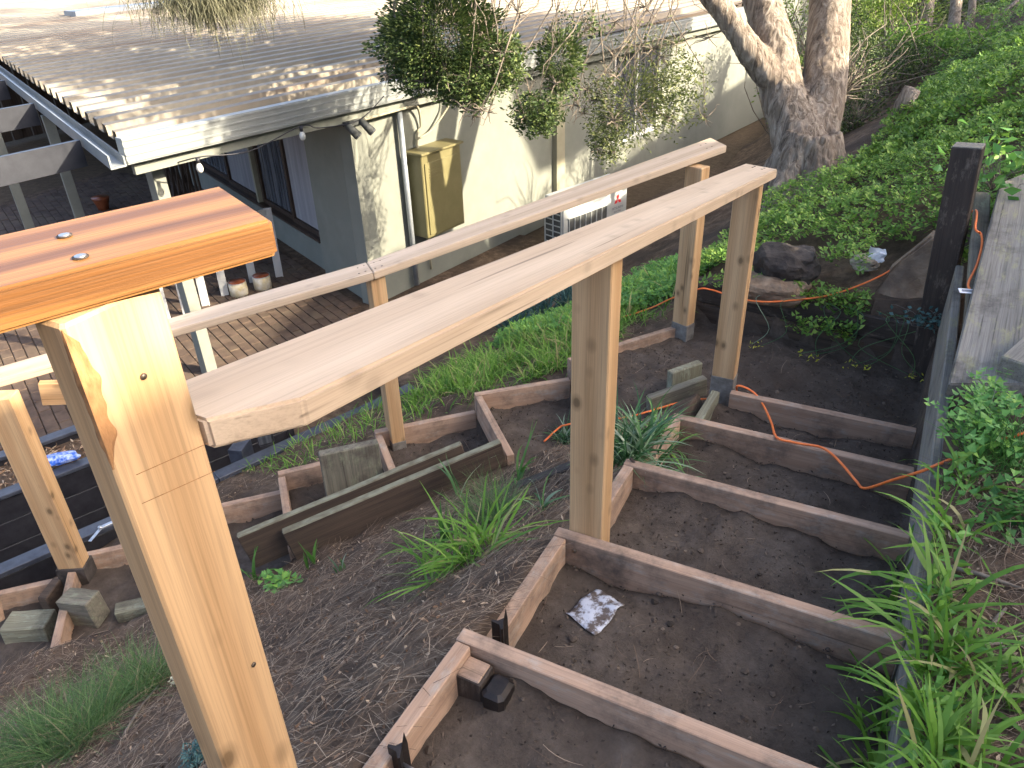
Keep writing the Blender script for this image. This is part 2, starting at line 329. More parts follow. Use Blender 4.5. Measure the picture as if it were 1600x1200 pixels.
def rock(name, c, size, mat, label, cat='rock', seed=1, amp=.3, rot=0, parent=None):
    bm = bmesh.new(); bmesh.ops.create_icosphere(bm, subdivisions=4, radius=1)
    for v in bm.verts:
        p = v.co.copy(); s = Vector((seed * 3.1, seed * 1.7, seed))
        q = p * (1 + amp * noise.noise(p * 1.3 + s) + amp * .45 * noise.noise(p * 3.1 + s) + amp * .2 * noise.noise(p * 8 + s))
        mx = max(abs(q.x), abs(q.y), abs(q.z)); q = q.lerp(q / max(.01, mx), .35)
        v.co = Vector((q.x * size[0], q.y * size[1], q.z * size[2]))
    me = bpy.data.meshes.new(name); bm.to_mesh(me); bm.free()
    o = link(name, me, mat, parent, Matrix.Translation(Vector(c)) @ Matrix.Rotation(rot, 4, 'Z'))
    if label: tag(o, label, cat)
    return o
# ---- thin leaves in bulk
def ribbons(P0, az, lean, curl, L, W, segs=4, twist=None, azc=None, taper=1.0):
    n = len(P0); P = np.zeros((n, segs + 1, 3)); P[:, 0] = P0
    for k in range(segs):
        s = (k + .5) / segs; th = lean + curl * s; a = az + (azc * s if azc is not None else 0)
        P[:, k + 1] = P[:, k] + np.stack([np.sin(th) * np.cos(a), np.sin(th) * np.sin(a), np.cos(th)], 1) * (L / segs)[:, None]
    tw = az + math.pi / 2 if twist is None else twist
    wd = np.stack([np.cos(tw), np.sin(tw), np.zeros(n)], 1)
    prof = np.array([.55 + .45 * math.sin(min(1, k / segs * 2.2) * math.pi / 2) if k / segs < .45 else max(.04, 1 - taper * ((k / segs - .45) / .55) ** 1.6) for k in range(segs + 1)])
    off = wd[:, None, :] * (W[:, None] * prof[None] / 2)[..., None]
    V = np.stack([P - off, P + off], 2).reshape(-1, 3)
    b = (np.arange(n) * (segs + 1) * 2)[:, None, None]; k = np.arange(segs)[None, :, None] * 2
    Fq = (b + k + np.array([0, 1, 3, 2])[None, None]).reshape(-1, 4); return V, Fq
def leaves(P, L, W, up=.3, seed=0, drop=0):
    """folded pointed leaves of six corners, random facing"""
    n = len(P); r = np.random.default_rng(seed)
    d = r.normal(size=(n, 3)); d[:, 2] = d[:, 2] * .6 + up - drop; d /= np.linalg.norm(d, axis=1)[:, None]
    q = r.normal(size=(n, 3)); w = np.cross(d, q); w /= np.linalg.norm(w, axis=1)[:, None]; nn = np.cross(w, d)
    L = np.broadcast_to(L, n)[:, None]; W = np.broadcast_to(W, n)[:, None]
    a = P; m1 = P + d * L * .5 + w * W * .5 + nn * W * .18; m2 = P + d * L * .5 - w * W * .5 + nn * W * .18; e = P + d * L; md = P + d * L * .5
    V = np.stack([a, m1, e, m2], 1).reshape(-1, 3); Fq = (np.arange(n) * 4)[:, None] + np.array([0, 1, 2, 3])[None]
    return V, Fq
def merge(lst):
    V = []; Fq = []; k = 0
    for v, f in lst: V.append(v); Fq.append(f + k); k += len(v)
    return np.concatenate(V), np.concatenate(Fq)
def bulk(name, vf, mat, parent=None, origin=None, smooth=False):
    V, Fq = vf; o = Vector(origin) if origin is not None else Vector((0, 0, 0))
    return link(name, npmesh(name, V - np.array(o)[None], Fq, smooth), mat, parent, Matrix.Translation(o))
def clover(P, size, tilt, seed=0):
    """three heart leaflets on each point"""
    r = np.random.default_rng(seed); n = len(P); base = []
    for k in range(3):
        a = k * 2.094; c, s = math.cos(a), math.sin(a)
        for x, y, z in ((.06, 0, -.05), (.75, -.52, .10), (.82, 0, -.06), (.75, .52, .10)): base.append((x * c - y * s, x * s + y * c, z))
    base = np.array(base); sz = np.broadcast_to(size, n) * r.uniform(.6, 1.25, n)
    yaw = r.uniform(0, 6.283, n); ax = r.normal(size=(n, 2)) * tilt
    x = base[:, 0][None] * np.cos(yaw)[:, None] - base[:, 1][None] * np.sin(yaw)[:, None]
    y = base[:, 0][None] * np.sin(yaw)[:, None] + base[:, 1][None] * np.cos(yaw)[:, None]
    z = base[:, 2][None] + x * ax[:, :1] + y * ax[:, 1:]
    V = np.stack([x, y, z], 2) * sz[:, None, None] + P[:, None]
    Fq = (np.arange(n) * 12)[:, None, None] + (np.arange(3) * 4)[None, :, None] + np.arange(4)[None, None]
    return V.reshape(-1, 3), Fq.reshape(-1, 4)

# ------------------------------------------------------------------ the ground
YN = [.35, 1.23, 1.91, 2.62, 3.31, 3.93]; ZN = [0, 0, -.16, -.32, -.48, -.64]   # treads end at YN[i], level ZN[i]
XL, XR = -.905, .25
O = [(-1.40, 4.95), (-1.89, 4.20), (-2.385, 3.74), (-2.87, 3.24), (-3.30, 2.75), (-3.74, 2.27), (-4.2, 1.8), (-4.62, 1.36)]
OZ = [-.82, -.96, -1.10, -1.25, -1.40, -1.55, -1.70]
WID = .76
LAND = [(-.88, 3.95), (.27, 3.95), (.27, 5.1), (-1.33, 5.32), (-1.40, 4.95), (-1.89, 4.20), (-1.35, 3.62), (-1.05, 3.8)]
CTRL = np.array([
 (-.95, -.3, .1), (-.95, .5, .02), (-.95, 1.2, -.06), (-.95, 1.9, -.22), (-.97, 2.6, -.38), (-1.0, 3.3, -.56), (-1.1, 3.75, -.78),
 (-1.35, 3.55, -.88), (-1.85, 3.12, -1.03), (-2.3, 2.6, -1.18), (-2.72, 2.08, -1.34), (-3.4, 1.3, -1.52), (-3.9, 1.2, -1.66), (-2.5, .8, -1.02), (-1.7, .5, -.5),
 (-1.5, 1.6, -.56), (-1.4, 2.4, -.70), (-1.4, 3, -.80), (-3.0, 0, -1.15), (-4.5, .4, -1.9), (-2, -1, -.4), (-4, -1.5, -1.4),
 (-1.5, 5.1, -.86), (-2.05, 4.35, -1.02), (-2.5, 3.87, -1.15), (-3.0, 3.38, -1.3), (-3.42, 2.9, -1.46), (-3.9, 2.42, -1.60), (-4.2, 2.1, -1.68),
 (-4.05, 2.9, -1.68), (-3.6, 4.2, -1.68), (-3.4, 5.3, -1.7), (-2.6, 4.8, -1.32), (-2.2, 5.6, -1.2), (-3.0, 6.4, -1.75), (-3.2, 8, -2.0), (-2.2, 7.4, -1.35), (-4.6, 8, -2.33), (-4.5, 12, -2.35), (-3.2, 14, -2.3), (-5, 5.5, -2.3), (-3.6, 18, -2.3),
 (-1.3, 5.5, -.62), (-.5, 5.5, -.52), (.2, 5.3, -.42), (-1.1, 8, -.66), (-.1, 7.4, -.12), (.15, 8.5, .05), (-2, 9, -1.35), (.6, 13, .2), (-.2, 9.6, -.02), (-1.2, 12.5, -1.0), (-2.5, 13, -1.9), (2, 8, .95), (3, 13, 1.3), (.9, 6, .35), (-.3, 16, .0), (-2, 18, -1.5), (1.5, 20, .6),
 (.33, 1.3, -.04), (.5, 2.2, -.02), (.9, 1.7, .08), (.42, 3.2, -.03), (1, 3.5, .2), (.6, 4.8, .02), (2, 2, .7), (1, -.5, .3), (4, 2, 1.6), (5, 10, 2.2), (6, 20, 2.5), (5, -5, 2), (0, -3, .5), (-4, -6, -1)], float)
def rbf_fit(C):
    D = np.linalg.norm(C[:, None, :2] - C[None, :, :2], axis=2); K = D + np.eye(len(C)) * .03 * -1
    Pm = np.c_[np.ones(len(C)), C[:, :2]]; A = np.block([[K, Pm], [Pm.T, np.zeros((3, 3))]])
    return np.linalg.solve(A, np.r_[C[:, 2], np.zeros(3)])
COEF = rbf_fit(CTRL)
def inpoly(x, y, P):
    r = np.zeros(x.shape, bool); j = len(P) - 1
    for i in range(len(P)):
        (xi, yi), (xj, yj) = P[i], P[j]
        cnd = ((yi > y) != (yj > y)) & (x < (xj - xi) * (y - yi) / (yj - yi + 1e-12) + xi); r ^= cnd; j = i
    return r
EDGE = [(-4.75, 1.2), (-4.10, 2.87), (-3.64, 4.16), (-3.52, 4.55)]
PATIO = [(-60, -30), (-5.2, -30), (-4.75, 1.2), (-4.12, 2.87), (-3.66, 4.16), (-3.56, 4.5), (-4.4, 5.2), (-4.5, 9), (-3.2, 17), (-2, 60), (-60, 60)]
def vnoise(x, y, sc, seed=0):
    x = x * sc + seed * 17.3; y = y * sc - seed * 9.1; xi = np.floor(x).astype(np.int64); yi = np.floor(y).astype(np.int64); fx = x - xi; fy = y - yi; fx = fx * fx * (3 - 2 * fx); fy = fy * fy * (3 - 2 * fy)
    def h(a, b):
        n_ = (a * 374761393 + b * 668265263 + seed * 1442695) & 0xffffffff; n_ = ((n_ ^ (n_ >> 13)) * 1274126177) & 0xffffffff; return ((n_ ^ (n_ >> 16)) & 0xffff) / 65535.0
    return (h(xi, yi) * (1 - fx) + h(xi + 1, yi) * fx) * (1 - fy) + (h(xi, yi + 1) * (1 - fx) + h(xi + 1, yi + 1) * fx) * fy - .5
def ground(x, y):
    x = np.asarray(x, float); y = np.asarray(y, float); sh = x.shape; x = x.ravel(); y = y.ravel()
    z = np.empty(len(x))
    for i in range(0, len(x), 20000):
        xx, yy = x[i:i + 20000], y[i:i + 20000]
        D = np.sqrt((xx[:, None] - CTRL[None, :, 0]) ** 2 + (yy[:, None] - CTRL[None, :, 1]) ** 2)
        z[i:i + 20000] = D @ COEF[:-3] + COEF[-3] + COEF[-2] * xx + COEF[-1] * yy
    z = np.clip(z, -2.35, 3.5); zone = np.zeros((len(x), 2))
    z += .06 * vnoise(x, y, 2.3, 1) + .035 * vnoise(x, y, 7, 2) + .018 * vnoise(x, y, 17, 3)
    p = inpoly(x, y, PATIO); z[p] = -2.42 + .03 * vnoise(x[p], y[p], 3, 4); zone[p, 1] = 1
    wob = .05 * vnoise(x, y, 2.2, 5) + .04 * vnoise(x, y, 6, 6) + .026 * vnoise(x, y, 14, 7) + .014 * vnoise(x, y, 31, 8)
    u = (x > XL + .02) & (x < XR + .02) & (y > -.6) & (y < YN[-1] + .02)
    for i in range(5, 0, -1):
        y0 = YN[i - 1] + .022 if i > 1 else -.6
        q = u & (y >= y0) & (y < YN[i] + .022)
        z[q] = ZN[i] - .135 + wob[q] + .05 * np.clip(1 - (YN[i] - y[q]) / .2, 0, 1) * (.5 + 1.6 * vnoise(x[q], y[q] * 0 + i, 4, 9)); zone[q, 0] = 1
    q = inpoly(x, y, LAND); z[q] = -.885 + wob[q]; zone[q, 0] = 1
    for i in range(1, 7):
        a = np.array(O[i]); b = np.array(O[i + 1]); d = b - a; L = np.linalg.norm(d); d /= L; nn = np.array([-d[1], d[0]])
        nn = nn if nn[0] > 0 else -nn
        s = (x - a[0]) * d[0] + (y - a[1]) * d[1]; c = (x - a[0]) * nn[0] + (y - a[1]) * nn[1]
        q = (s >= -.02) & (s <= L + .02) & (c > .02) & (c < WID); z[q] = OZ[i] - .13 + wob[q]; zone[q, 0] = 1
    return z.reshape(sh), zone
gx = np.unique(np.round(np.r_[np.linspace(-60, -8, 14), np.arange(-8, -5, .15), np.arange(-5, 1.2, .028), np.arange(1.2, 4, .12), np.linspace(4, 40, 14)], 3))
gy = np.unique(np.round(np.r_[np.linspace(-30, -1, 12), np.arange(-1, .2, .1), np.arange(.2, 5.7, .028), np.arange(5.7, 12, .09), np.linspace(12, 60, 26)], 3))
GX, GY = np.meshgrid(gx, gy, indexing='ij'); GZ, ZONE = ground(GX, GY)
nx, ny = GX.shape; idx = np.arange(nx * ny).reshape(nx, ny)
gme = npmesh('ground', np.stack([GX, GY, GZ], 2), np.stack([idx[:-1, :-1], idx[1:, :-1], idx[1:, 1:], idx[:-1, 1:]], 2).reshape(-1, 4), True)
ca = gme.color_attributes.new('zone', 'FLOAT_COLOR', 'POINT'); ca.data.foreach_set('color', np.c_[ZONE, np.zeros(len(ZONE)), np.ones(len(ZONE))].astype(np.float32).ravel())
g = link('ground', gme, 'ground'); g['kind'] = 'structure'
def gz(x, y): return float(ground(np.array([x]), np.array([y]))[0][0])
def onground(px, py, z0=-.8, it=12):
    """where the sight line through a pixel meets the ground"""
    v = R @ np.array([(px - 800) / F, (py - 600) / F, 1.0]); ts = np.linspace(.5, 30, 3000); p = CAM[None] + v[None] * ts[:, None]
    h = ground(p[:, 0], p[:, 1])[0]; k = np.argmax(p[:, 2] < h); return Vector(p[k])
# grid sheets named for the places people tread

# ------------------------------------------------------------------ unseen house, hedges and tree added uphill to shade the scene
nh = empty('added_shade_house', (9, 0, 1.5), 'unseen pale rendered house added uphill so its eave shades the garden steps', 'house')
boxm([((11, 0, 3.15), (8, 13, 3.4), 0)], 'wall', 'wall', nh, (11, 0, 3.15))
link('roof', fixn(pymesh('roof', [(6.9, -6.9, 4.85), (6.9, 6.7, 4.95), (11, 6.7, 6.5), (11, -6.9, 6.4), (15.1, -6.9, 4.8), (15.1, 6.7, 4.8), (6.9, -6.9, 5.22), (6.9, 6.7, 5.08), (11, 6.7, 6.65), (11, -6.9, 6.55), (15.1, -6.9, 4.95), (15.1, 6.7, 4.95)],
     [(0, 1, 2, 3), (3, 2, 5, 4), (6, 9, 8, 7), (9, 10, 11, 8), (0, 6, 7, 1), (4, 5, 11, 10), (0, 3, 9, 6), (3, 4, 10, 9), (1, 7, 8, 2), (2, 8, 11, 5)])), 'roof', nh, Matrix.Identity(4))
for y in (-3, 1.5): boxm([((6.97, y, 3.4), (.05, 1.5, 1.1), 0)], 'window', 'glass', nh, (6.97, y, 3.4))
for k, (y0, y1, top) in enumerate([(6.6, 11.6, 4.75), (11.0, 30, 4.3)]):  # leafy blocks out of view, sized to shade the trunk and wall
    o = rock('added_shade_hedge', (7.6, (y0 + y1) / 2, top / 2 + .3), (.9, (y1 - y0) / 2 * 1.0, top / 2 - .25), 'bushleaf', None, seed=4 + k, amp=.12)
    tag(o, ('unseen low leafy screen added uphill to shade the tree trunk and lower wall', 'unseen long leafy screen added uphill to shade the bank and far wall')[k], 'added_shade_hedge')
ut = empty('added_shade_tree', (7.6, 14.0, 2.2), 'unseen round topped tree added uphill to shade the house wall', 'tree')  # added out of view, crown height set to shade the house wall
tubes('trunk', [([Vector((7.6, 14, 1.8)), Vector((7.6, 14.1, 4)), Vector((7.6, 14, 6.2))], [.22, .18, .1])], 'twig', ut, (7.6, 14, 2.2), 10)
rock('crown', (7.6, 14.2, 6.25), (1.3, 2.3, 1.15), 'bushleaf', None, seed=12, amp=.15, parent=ut)

# ------------------------------------------------------------------ the house below
WB = Vector((-5.697, 7.652, 0)); WD = Vector((.161, .987, 0)); WN = Vector((.987, -.161, 0)); WA = math.atan2(.987, .161)
ED = Vector((-.91, .415, 0)).normalized(); EN = Vector((-ED.y, ED.x, 0)); EN = EN if EN.y < 0 else -EN; EA = math.atan2(ED.y, ED.x)
def wp(s, off, z): return WB + WD * s + WN * off + Vector((0, 0, z))
COR = wp(-.75, 0, 0)
def ep(t_, off, z): return COR + ED * t_ + EN * off + Vector((0, 0, z))
house = empty('house', wp(0, 0, -2.35), 'single storey sage rendered house with ribbed cream metal roof', 'house')
def hbox(name, s0, s1, o0, o1, z0, z1, mat, parent=house, bev=.004):
    c = wp((s0 + s1) / 2, (o0 + o1) / 2, (z0 + z1) / 2); return boxm([(c, (s1 - s0, o1 - o0, z1 - z0), WA)], name, mat, parent, c, bev)
def ebox(name, t0, t1, o0, o1, z0, z1, mat, parent=house, bev=.004):
    c = ep((t0 + t1) / 2, (o0 + o1) / 2, (z0 + z1) / 2); return boxm([(c, (t1 - t0, abs(o1 - o0), z1 - z0), EA)], name, mat, parent, c, bev)
# walls with the window opening left free
boxm([(wp(2.1, -.1, -1.15), (5.7, .2, 2.5), WA), (wp(11.3, -.1, -1.15), (9.4, .2, 2.5), WA), (wp(5.775, -.1, -2.0), (1.65, .2, .8), WA), (wp(5.775, -.1, .0), (1.65, .2, .2), WA)], 'wall', 'wall', house, wp(2, 0, -1.2))
boxm([(ep(.70, -.1, -1.15), (1.36, .2, 2.5), EA), (ep(4.2, -.16, -2.16), (5.6, .2, .5), EA), (ep(8.7, -.1, -1.15), (3.4, .2, 2.5), EA), (ep(4.2, -.16, .02), (5.6, .2, .3), EA)], 'wall', 'wall', house, ep(1, 0, -1.2))
# roof sheet with upstanding ribs
E0 = wp(-3.42, .22, 0); rise = .004
prof = []
for k in range(112):
    x = k * .36; prof += [(x, 0), (x + .16, 0), (x + .19, .085), (x + .31, .085), (x + .34, 0)]
V = []
RZ = lambda s: .235 + .004 * s
for s in np.linspace(0, 32, 9):
    for x, h in prof: V.append(E0 + ED * x + WD * s + Vector((0, 0, RZ(s) + h)) - E0)
n = len(prof); Fc = [(i * n + j, i * n + j + 1, (i + 1) * n + j + 1, (i + 1) * n + j) for i in range(8) for j in range(n - 1)]
rf = link('roof', pymesh('roof', V, Fc), 'roof', house, Matrix.Translation(E0))
# barge capping with rolled ridges, fascia, eave gutter
def capline(s): return .085 - .0085 * (s + 3.45)
for s0, s1 in ((-3.45, 2.0), (2.003, 9.5)):
    a = wp(s0, .215, capline(s0) + .115); b_ = wp(s1, .215, capline(s1) + .115)
    cp = board('barge_capping', a, b_, .10, .22, 'gutter', house)
    for dz in (-.085, -.03, .035, .09): board('rolled_ridge', a + WN * .052 + Vector((0, 0, dz)), b_ + WN * .052 + Vector((0, 0, dz)), .012, .022, 'gutter', cp, bev=.004)
    board('fascia', wp(s0 + .1, .13, capline(s0) - .055), wp(s1, .13, capline(s1) - .055), .05, .13, 'trimm', house)
gb = E0 - WD * .10 + ED * -.05; ge = E0 - WD * .10 + ED * 13
V = []
for p, q in ((gb, 0), (ge, 1)):
    for d, z in ((-.07, .20), (-.055, .20), (-.055, .10), (.055, .10), (.055, .17), (.07, .17), (.07, .085), (-.07, .085)): V.append(p - WD * -d + Vector((0, 0, z)) - gb)
link('eave_gutter', fixn(pymesh('eave_gutter', V, [(j, (j + 1) % 8, 8 + (j + 1) % 8, 8 + j) for j in range(8)] + [tuple(range(8)), tuple(range(15, 7, -1))])), 'gutter', house, Matrix.Translation(gb))
for (x0, s0, s1, w_) in ((12.2, 2.2, 9.0, .5), (5.6, 8.4, 12, .9)):
    c = E0 + ED * (x0 + w_ / 2) + WD * ((s0 + s1) / 2); board('roof_flashing', c - WD * (s1 - s0) / 2 + Vector((0, 0, .36)), c + WD * (s1 - s0) / 2 + Vector((0, 0, .38)), w_, .12, 'pipe', house)
up_ = upright('veranda_post', (-6.39, 4.75, -2.35), (-6.40, 4.74, .05), .125, .125, 'trimm', house, yaw=WA)
# front window behind the branches, its frame and blind
wf = boxm([(wp(5.0, -.04, -.85), (.06, .1, 1.5), WA), (wp(6.55, -.04, -.85), (.06, .1, 1.5), WA), (wp(5.775, -.04, -.13), (1.49, .1, .06), WA), (wp(5.775, -.04, -1.57), (1.49, .1, .06), WA), (wp(5.775, -.04, -.85), (.05, .08, 1.38), WA)], 'window', 'whitep', house, wp(5.775, 0, -.85))
boxm([(wp(5.39, -.05, -.85), (.7, .012, 1.36), WA), (wp(6.16, -.05, -.85), (.7, .012, 1.36), WA)], 'pane', 'glass', wf, wp(5.775, -.05, -.85))
boxm([(wp(5.775, .03, -1.63), (1.75, .14, .05), WA)], 'sill', 'trimm', wf, wp(5.775, .03, -1.63))
boxm([(wp(3.32, .04, -1.2), (.22, .09, 2.3), WA)], 'downpipe', 'cream', house, wp(3.3, 0, -1.2))
# sliding windows of the end wall
for k, (t0, t1, mt) in enumerate([(1.42, 2.45, 'curtain'), (2.45, 3.65, 'glass'), (3.75, 5.1, 'curtain'), (5.1, 6.95, 'glass')]):
    z0, z1 = -1.89, -.16; m_ = (t0 + t1) / 2; d = -.1 - .03 * (k % 2)
    w_ = boxm([(ep(t0 + .04, d, (z0 + z1) / 2), (.075, .06, z1 - z0), EA), (ep(t1 - .04, d, (z0 + z1) / 2), (.075, .06, z1 - z0), EA), (ep(m_, d, z0 + .04), (t1 - t0 - .155, .06, .07), EA), (ep(m_, d, z1 - .04), (t1 - t0 - .155, .06, .07), EA)], 'window', 'bronze', house, ep(m_, d, -1))
    boxm([(ep(m_, d - .01, (z0 + z1) / 2), (t1 - t0 - .16, .012, z1 - z0 - .16), EA)], 'pane', mt, w_, ep(m_, d, -1))
boxm([(ep(3.70, -.08, -1.02), (.07, .09, 1.74), EA)], 'mullion', 'cream', house, ep(3.7, -.08, -1))
boxm([(ep(4.2, -.05, -1.90), (5.55, .1, .035), EA)], 'sill', 'bronze', house, ep(4.2, -.05, -1.9))
# pipes and twin floodlight
tubes('downpipe', [([wp(-.03, .07, -.1), wp(-.03, .07, -2.3)], .035)], 'pipe', house, wp(0, .07, -1), 10)
tubes('conduit', [(spline([wp(-.9, .16, -.07), wp(0, .16, -.06), wp(.25, .1, -.10), wp(.34, .04, -.35), wp(.24, .04, -.6), wp(.3, .04, -2.2)], 6), .016), (spline([wp(.25, .05, -.48), wp(.5, .06, -.42), wp(.75, .12, -.2), wp(.8, .14, -.06)], 6), .014)], 'cream', house, wp(.3, .04, -1), 6)
fl = boxm([(wp(-.87, .19, -.06), (.22, .06, .05), WA)], 'floodlight', 'acdark', house, wp(-.87, .19, -.06))
for s in (-.98, -.77):
    a = wp(s, .22, -.05); b_ = wp(s + .05, .33, -.17); tubes('lamp_head', [([a, b_], [.035, .05])], 'acdark', fl, a, 12); tubes('lens', [([b_, b_ + (b_ - a).normalized() * .012], .045)], 'glass', fl, b_, 12)
# hot water cabinet
hw = empty('hot_water_cabinet', wp(.42, .13, -1.65), 'tall mustard metal cabinet on the sage wall between pipe and hanging branches', 'cabinet')
hbox('body', .06, .78, .02, .27, -1.66, -.62, 'box', hw, .01); hbox('door', .10, .74, .273, .285, -1.62, -.72, 'box', hw, .006)
hbox('hood', .03, .81, .0, .31, -.615, -.585, 'box', hw, .006)
for k in range(4): hbox('louvre', .16, .40, .287, .293, -.80 - k * .035, -.785 - k * .035, 'box', hw, .002)
# air conditioner
DA = Vector((.31, .95, 0)).normalized(); DNn = Vector((DA.y, -DA.x, 0)); AA = math.atan2(DA.y, DA.x)
AC0 = far(880, 329, 10.6); AC0.z = 0
def ap(s, o, z): return AC0 + DA * s + DNn * o + Vector((0, 0, z))
ac = empty('air_conditioner', ap(.6, -.18, -2.35), 'white outdoor air conditioner unit standing by the house wall', 'air conditioner')
boxm([(ap(.7, -.18, -1.915), (1.4, .36, .79), AA)], 'casing', 'ac', ac, ap(.6, -.18, -1.8), .012)
gr = boxm([(ap(-.003, -.18, -1.915), (.01, .30, .70), AA)], 'side_grille', 'acdark', ac, ap(0, -.18, -1.8))
boxm([(ap(-.014, -.18, -2.26 + .085 * k), (.012, .31, .016), AA) for k in range(9)] + [(ap(-.018, o_, -1.915), (.012, .022, .70), AA) for o_ in (-.335, -.18, -.025)], 'grille_bars', 'ac', gr, ap(0, -.18, -1.8))
fg = boxm([(ap(.52, .004, -2.04), (.84, .01, .44), AA)], 'fan_grille', 'acdark', ac, ap(.4, 0, -1.9))
boxm([(ap(.11 + .117 * k, .014, -2.04), (.014, .012, .44), AA) for k in range(8)] + [(ap(.52, .02, -1.81), (.88, .014, .02), AA), (ap(.52, .02, -2.04), (.86, .012, .014), AA)], 'grille_bars', 'ac', fg, ap(.4, 0, -1.9))
for fx in (.15, 1.25): boxm([(ap(fx, -.18, -2.33), (.12, .3, .05), AA)], 'foot', 'acdark', ac, ap(fx, -.18, -2.33))
def facing(p):
    Mx = Matrix((DA, Vector((0, 0, 1)), DNn)).transposed().to_4x4(); Mx.translation = p; return Mx
V = []; Fc = []
for a in (90, 210, 330):
    a = math.radians(a); c_ = Vector((math.cos(a), math.sin(a), 0)) * .047; u = Vector((math.cos(a), math.sin(a), 0)); w_ = Vector((-u.y, u.x, 0)); k = len(V)
    V += [c_ - u * .046, c_ + w_ * .027, c_ + u * .046, c_ - w_ * .027]; Fc.append((k, k + 1, k + 2, k + 3))
em = pymesh('emblem', V, Fc); eo = link('emblem', em, 'red', ac, facing(ap(1.18, .006, -1.80)))
def lettering(txt, size, mat, parent, Mw):
    cu = bpy.data.curves.new('lettering', 'FONT'); cu.body = txt; cu.size = size; cu.align_x = 'CENTER'; to = bpy.data.objects.new('tmp_text', cu); COL.objects.link(to)
    bpy.context.view_layer.update(); me = bpy.data.meshes.new_from_object(to.evaluated_get(bpy.context.evaluated_depsgraph_get())); bpy.data.objects.remove(to); me.materials.clear()
    return link('lettering', me, mat, parent, Mw)
lettering('MITSUBISHI', .052, 'ink', ac, facing(ap(1.18, .006, -1.935))); lettering('ELECTRIC', .04, 'ink', ac, facing(ap(1.18, .006, -1.985)))
# festoon bulbs under the veranda edge
fs = empty('festoon_lights', far(470, 200, 7.6), 'string of clear festoon bulbs hanging along the veranda fascia', 'string lights')
pb = [far(600, 150, 7.9), far(560, 188, 7.75), far(500, 200, 7.6), far(470, 197, 7.5), far(390, 236, 7.2), far(308, 246, 6.9), Vector((-6.36, 4.70, -.12))]
tubes('cable', [(spline(pb, 6), .006)], 'black', fs, pb[3], 5)
for p in (pb[3], pb[5]):
    bb = tubes('bulb', [([p - Vector((0, 0, .05)), p - Vector((0, 0, .075)), p - Vector((0, 0, .10)), p - Vector((0, 0, .125)), p - Vector((0, 0, .14))], [.014, .027, .033, .026, .008])], 'bulb', fs, p, 12)
    tubes('socket', [([p, p - Vector((0, 0, .05))], .018)], 'black', bb, p, 8)
# pergola over the patio
pg = empty('pergola', E0 - WD * 1.5 + Vector((0, 0, -2.35)), 'dark charcoal pergola beams running out from the eave gutter', 'pergola')
for tt in (1.0, 3.4, 5.6, 8.0):
    a = E0 + ED * tt - WD * .19 + Vector((0, 0, .04)); board('beam', a, a - WD * 4.5, .055, .24, 'beam', pg)
for px, py, d in ((112, 300, 9.4), (28, 305, 9.6)):
    p = far(px, py, d); upright('post', (p.x, p.y, -2.35), (p.x, p.y, .0), .11, .11, 'trimm', pg, yaw=EA)
board('beam', E0 + ED * -.1 - WD * 4.6 + Vector((0, 0, .04)), E0 + ED * 9.5 - WD * 4.6 + Vector((0, 0, .04)), .055, .24, 'beam', pg)
# pale uprights of the low screen, paint tins, lattice
ps = empty('picket_screen', (-7.7, 6.4, -2.35), 'row of pale upright pickets beside the low sage wall', 'screen')
for px, py in ((262, 505), (293, 492), (322, 478), (352, 462), (396, 441), (437, 433)):
    p = at(px, py, -2.33); upright('picket', (p.x, p.y, -2.33), (p.x + .02, p.y, -1.35), .10, .03, 'whitep', ps, yaw=.9)
p0, p1 = at(262, 505, -1.45), at(437, 433, -1.45); q0 = at(262, 505, -2.33); q1 = at(437, 433, -2.33)
board('rail', (q0.x, q0.y, -1.4), (q1.x, q1.y, -1.4), .04, .09, 'whitep', ps)
for (px, py, lab) in ((375, 462, 'open paint tin with dark brown paint beside the pickets'), (412, 452, 'open paint tin with red brown paint beside the low wall')):
    p = at(px, py, -2.35); tn = empty('paint_tin', p, lab, 'paint tin')
    tubes('tin', [([p, p + Vector((0, 0, .2))], .115)], 'tin', tn, p, 20); tubes('paint', [([p + Vector((0, 0, .2)), p + Vector((0, 0, .206))], .106)], 'tinpaint', tn, p, 20)
    tubes('rim', [([p + Vector((0, 0, .2)) + Vector((math.cos(a), math.sin(a), 0)) * .113 for a in np.linspace(0, 6.283, 21)], .006)], 'zinc', tn, p, 5)
lt = empty('lattice_screen', (-11.6, 7.9, -2.35), 'brown crossed timber lattice at the back of the patio', 'lattice')
lp = far(285, 268, 12.2); lp.z = -2.35
for k in range(7): upright('slat', lp + ED * (k * .22 - .8), lp + ED * (k * .22 - .8) + Vector((0, 0, 1.5)), .05, .03, 'sleeper', lt, yaw=EA)
for k in range(5):
    a = lp + ED * (k * .3 - .8) + Vector((0, 0, .05)) + EN * .04; board('slat', a, a + ED * .6 + Vector((0, 0, 1.4)), .04, .02, 'sleeper', lt)
    a = a + EN * .03; board('slat', a + ED * .6, a + Vector((0, 0, 1.4)), .04, .02, 'sleeper', lt)
for k, (px, py, d, mm) in enumerate(((140, 255, 13.0, 'tinpaint'), (215, 262, 12.5, 'brick'))):
    p = far(px, py, d); p.z = -2.35; pt = tubes('plant_pot', [([p, p + Vector((0, 0, .13)), p + Vector((0, 0, .22)), p + Vector((0, 0, .25))], [.08, .11, .14, .15])], mm, None, p, 18)
    tag(pt, ('dark red' if k == 0 else 'brown') + ' clay pot standing on the patio under the ' + ('pergola beams' if k == 0 else 'eave corner'), 'pot')
bf = empty('back_fence', (-19, 9, -2.35), 'brown paling fence closing the patio behind the pergola', 'fence')
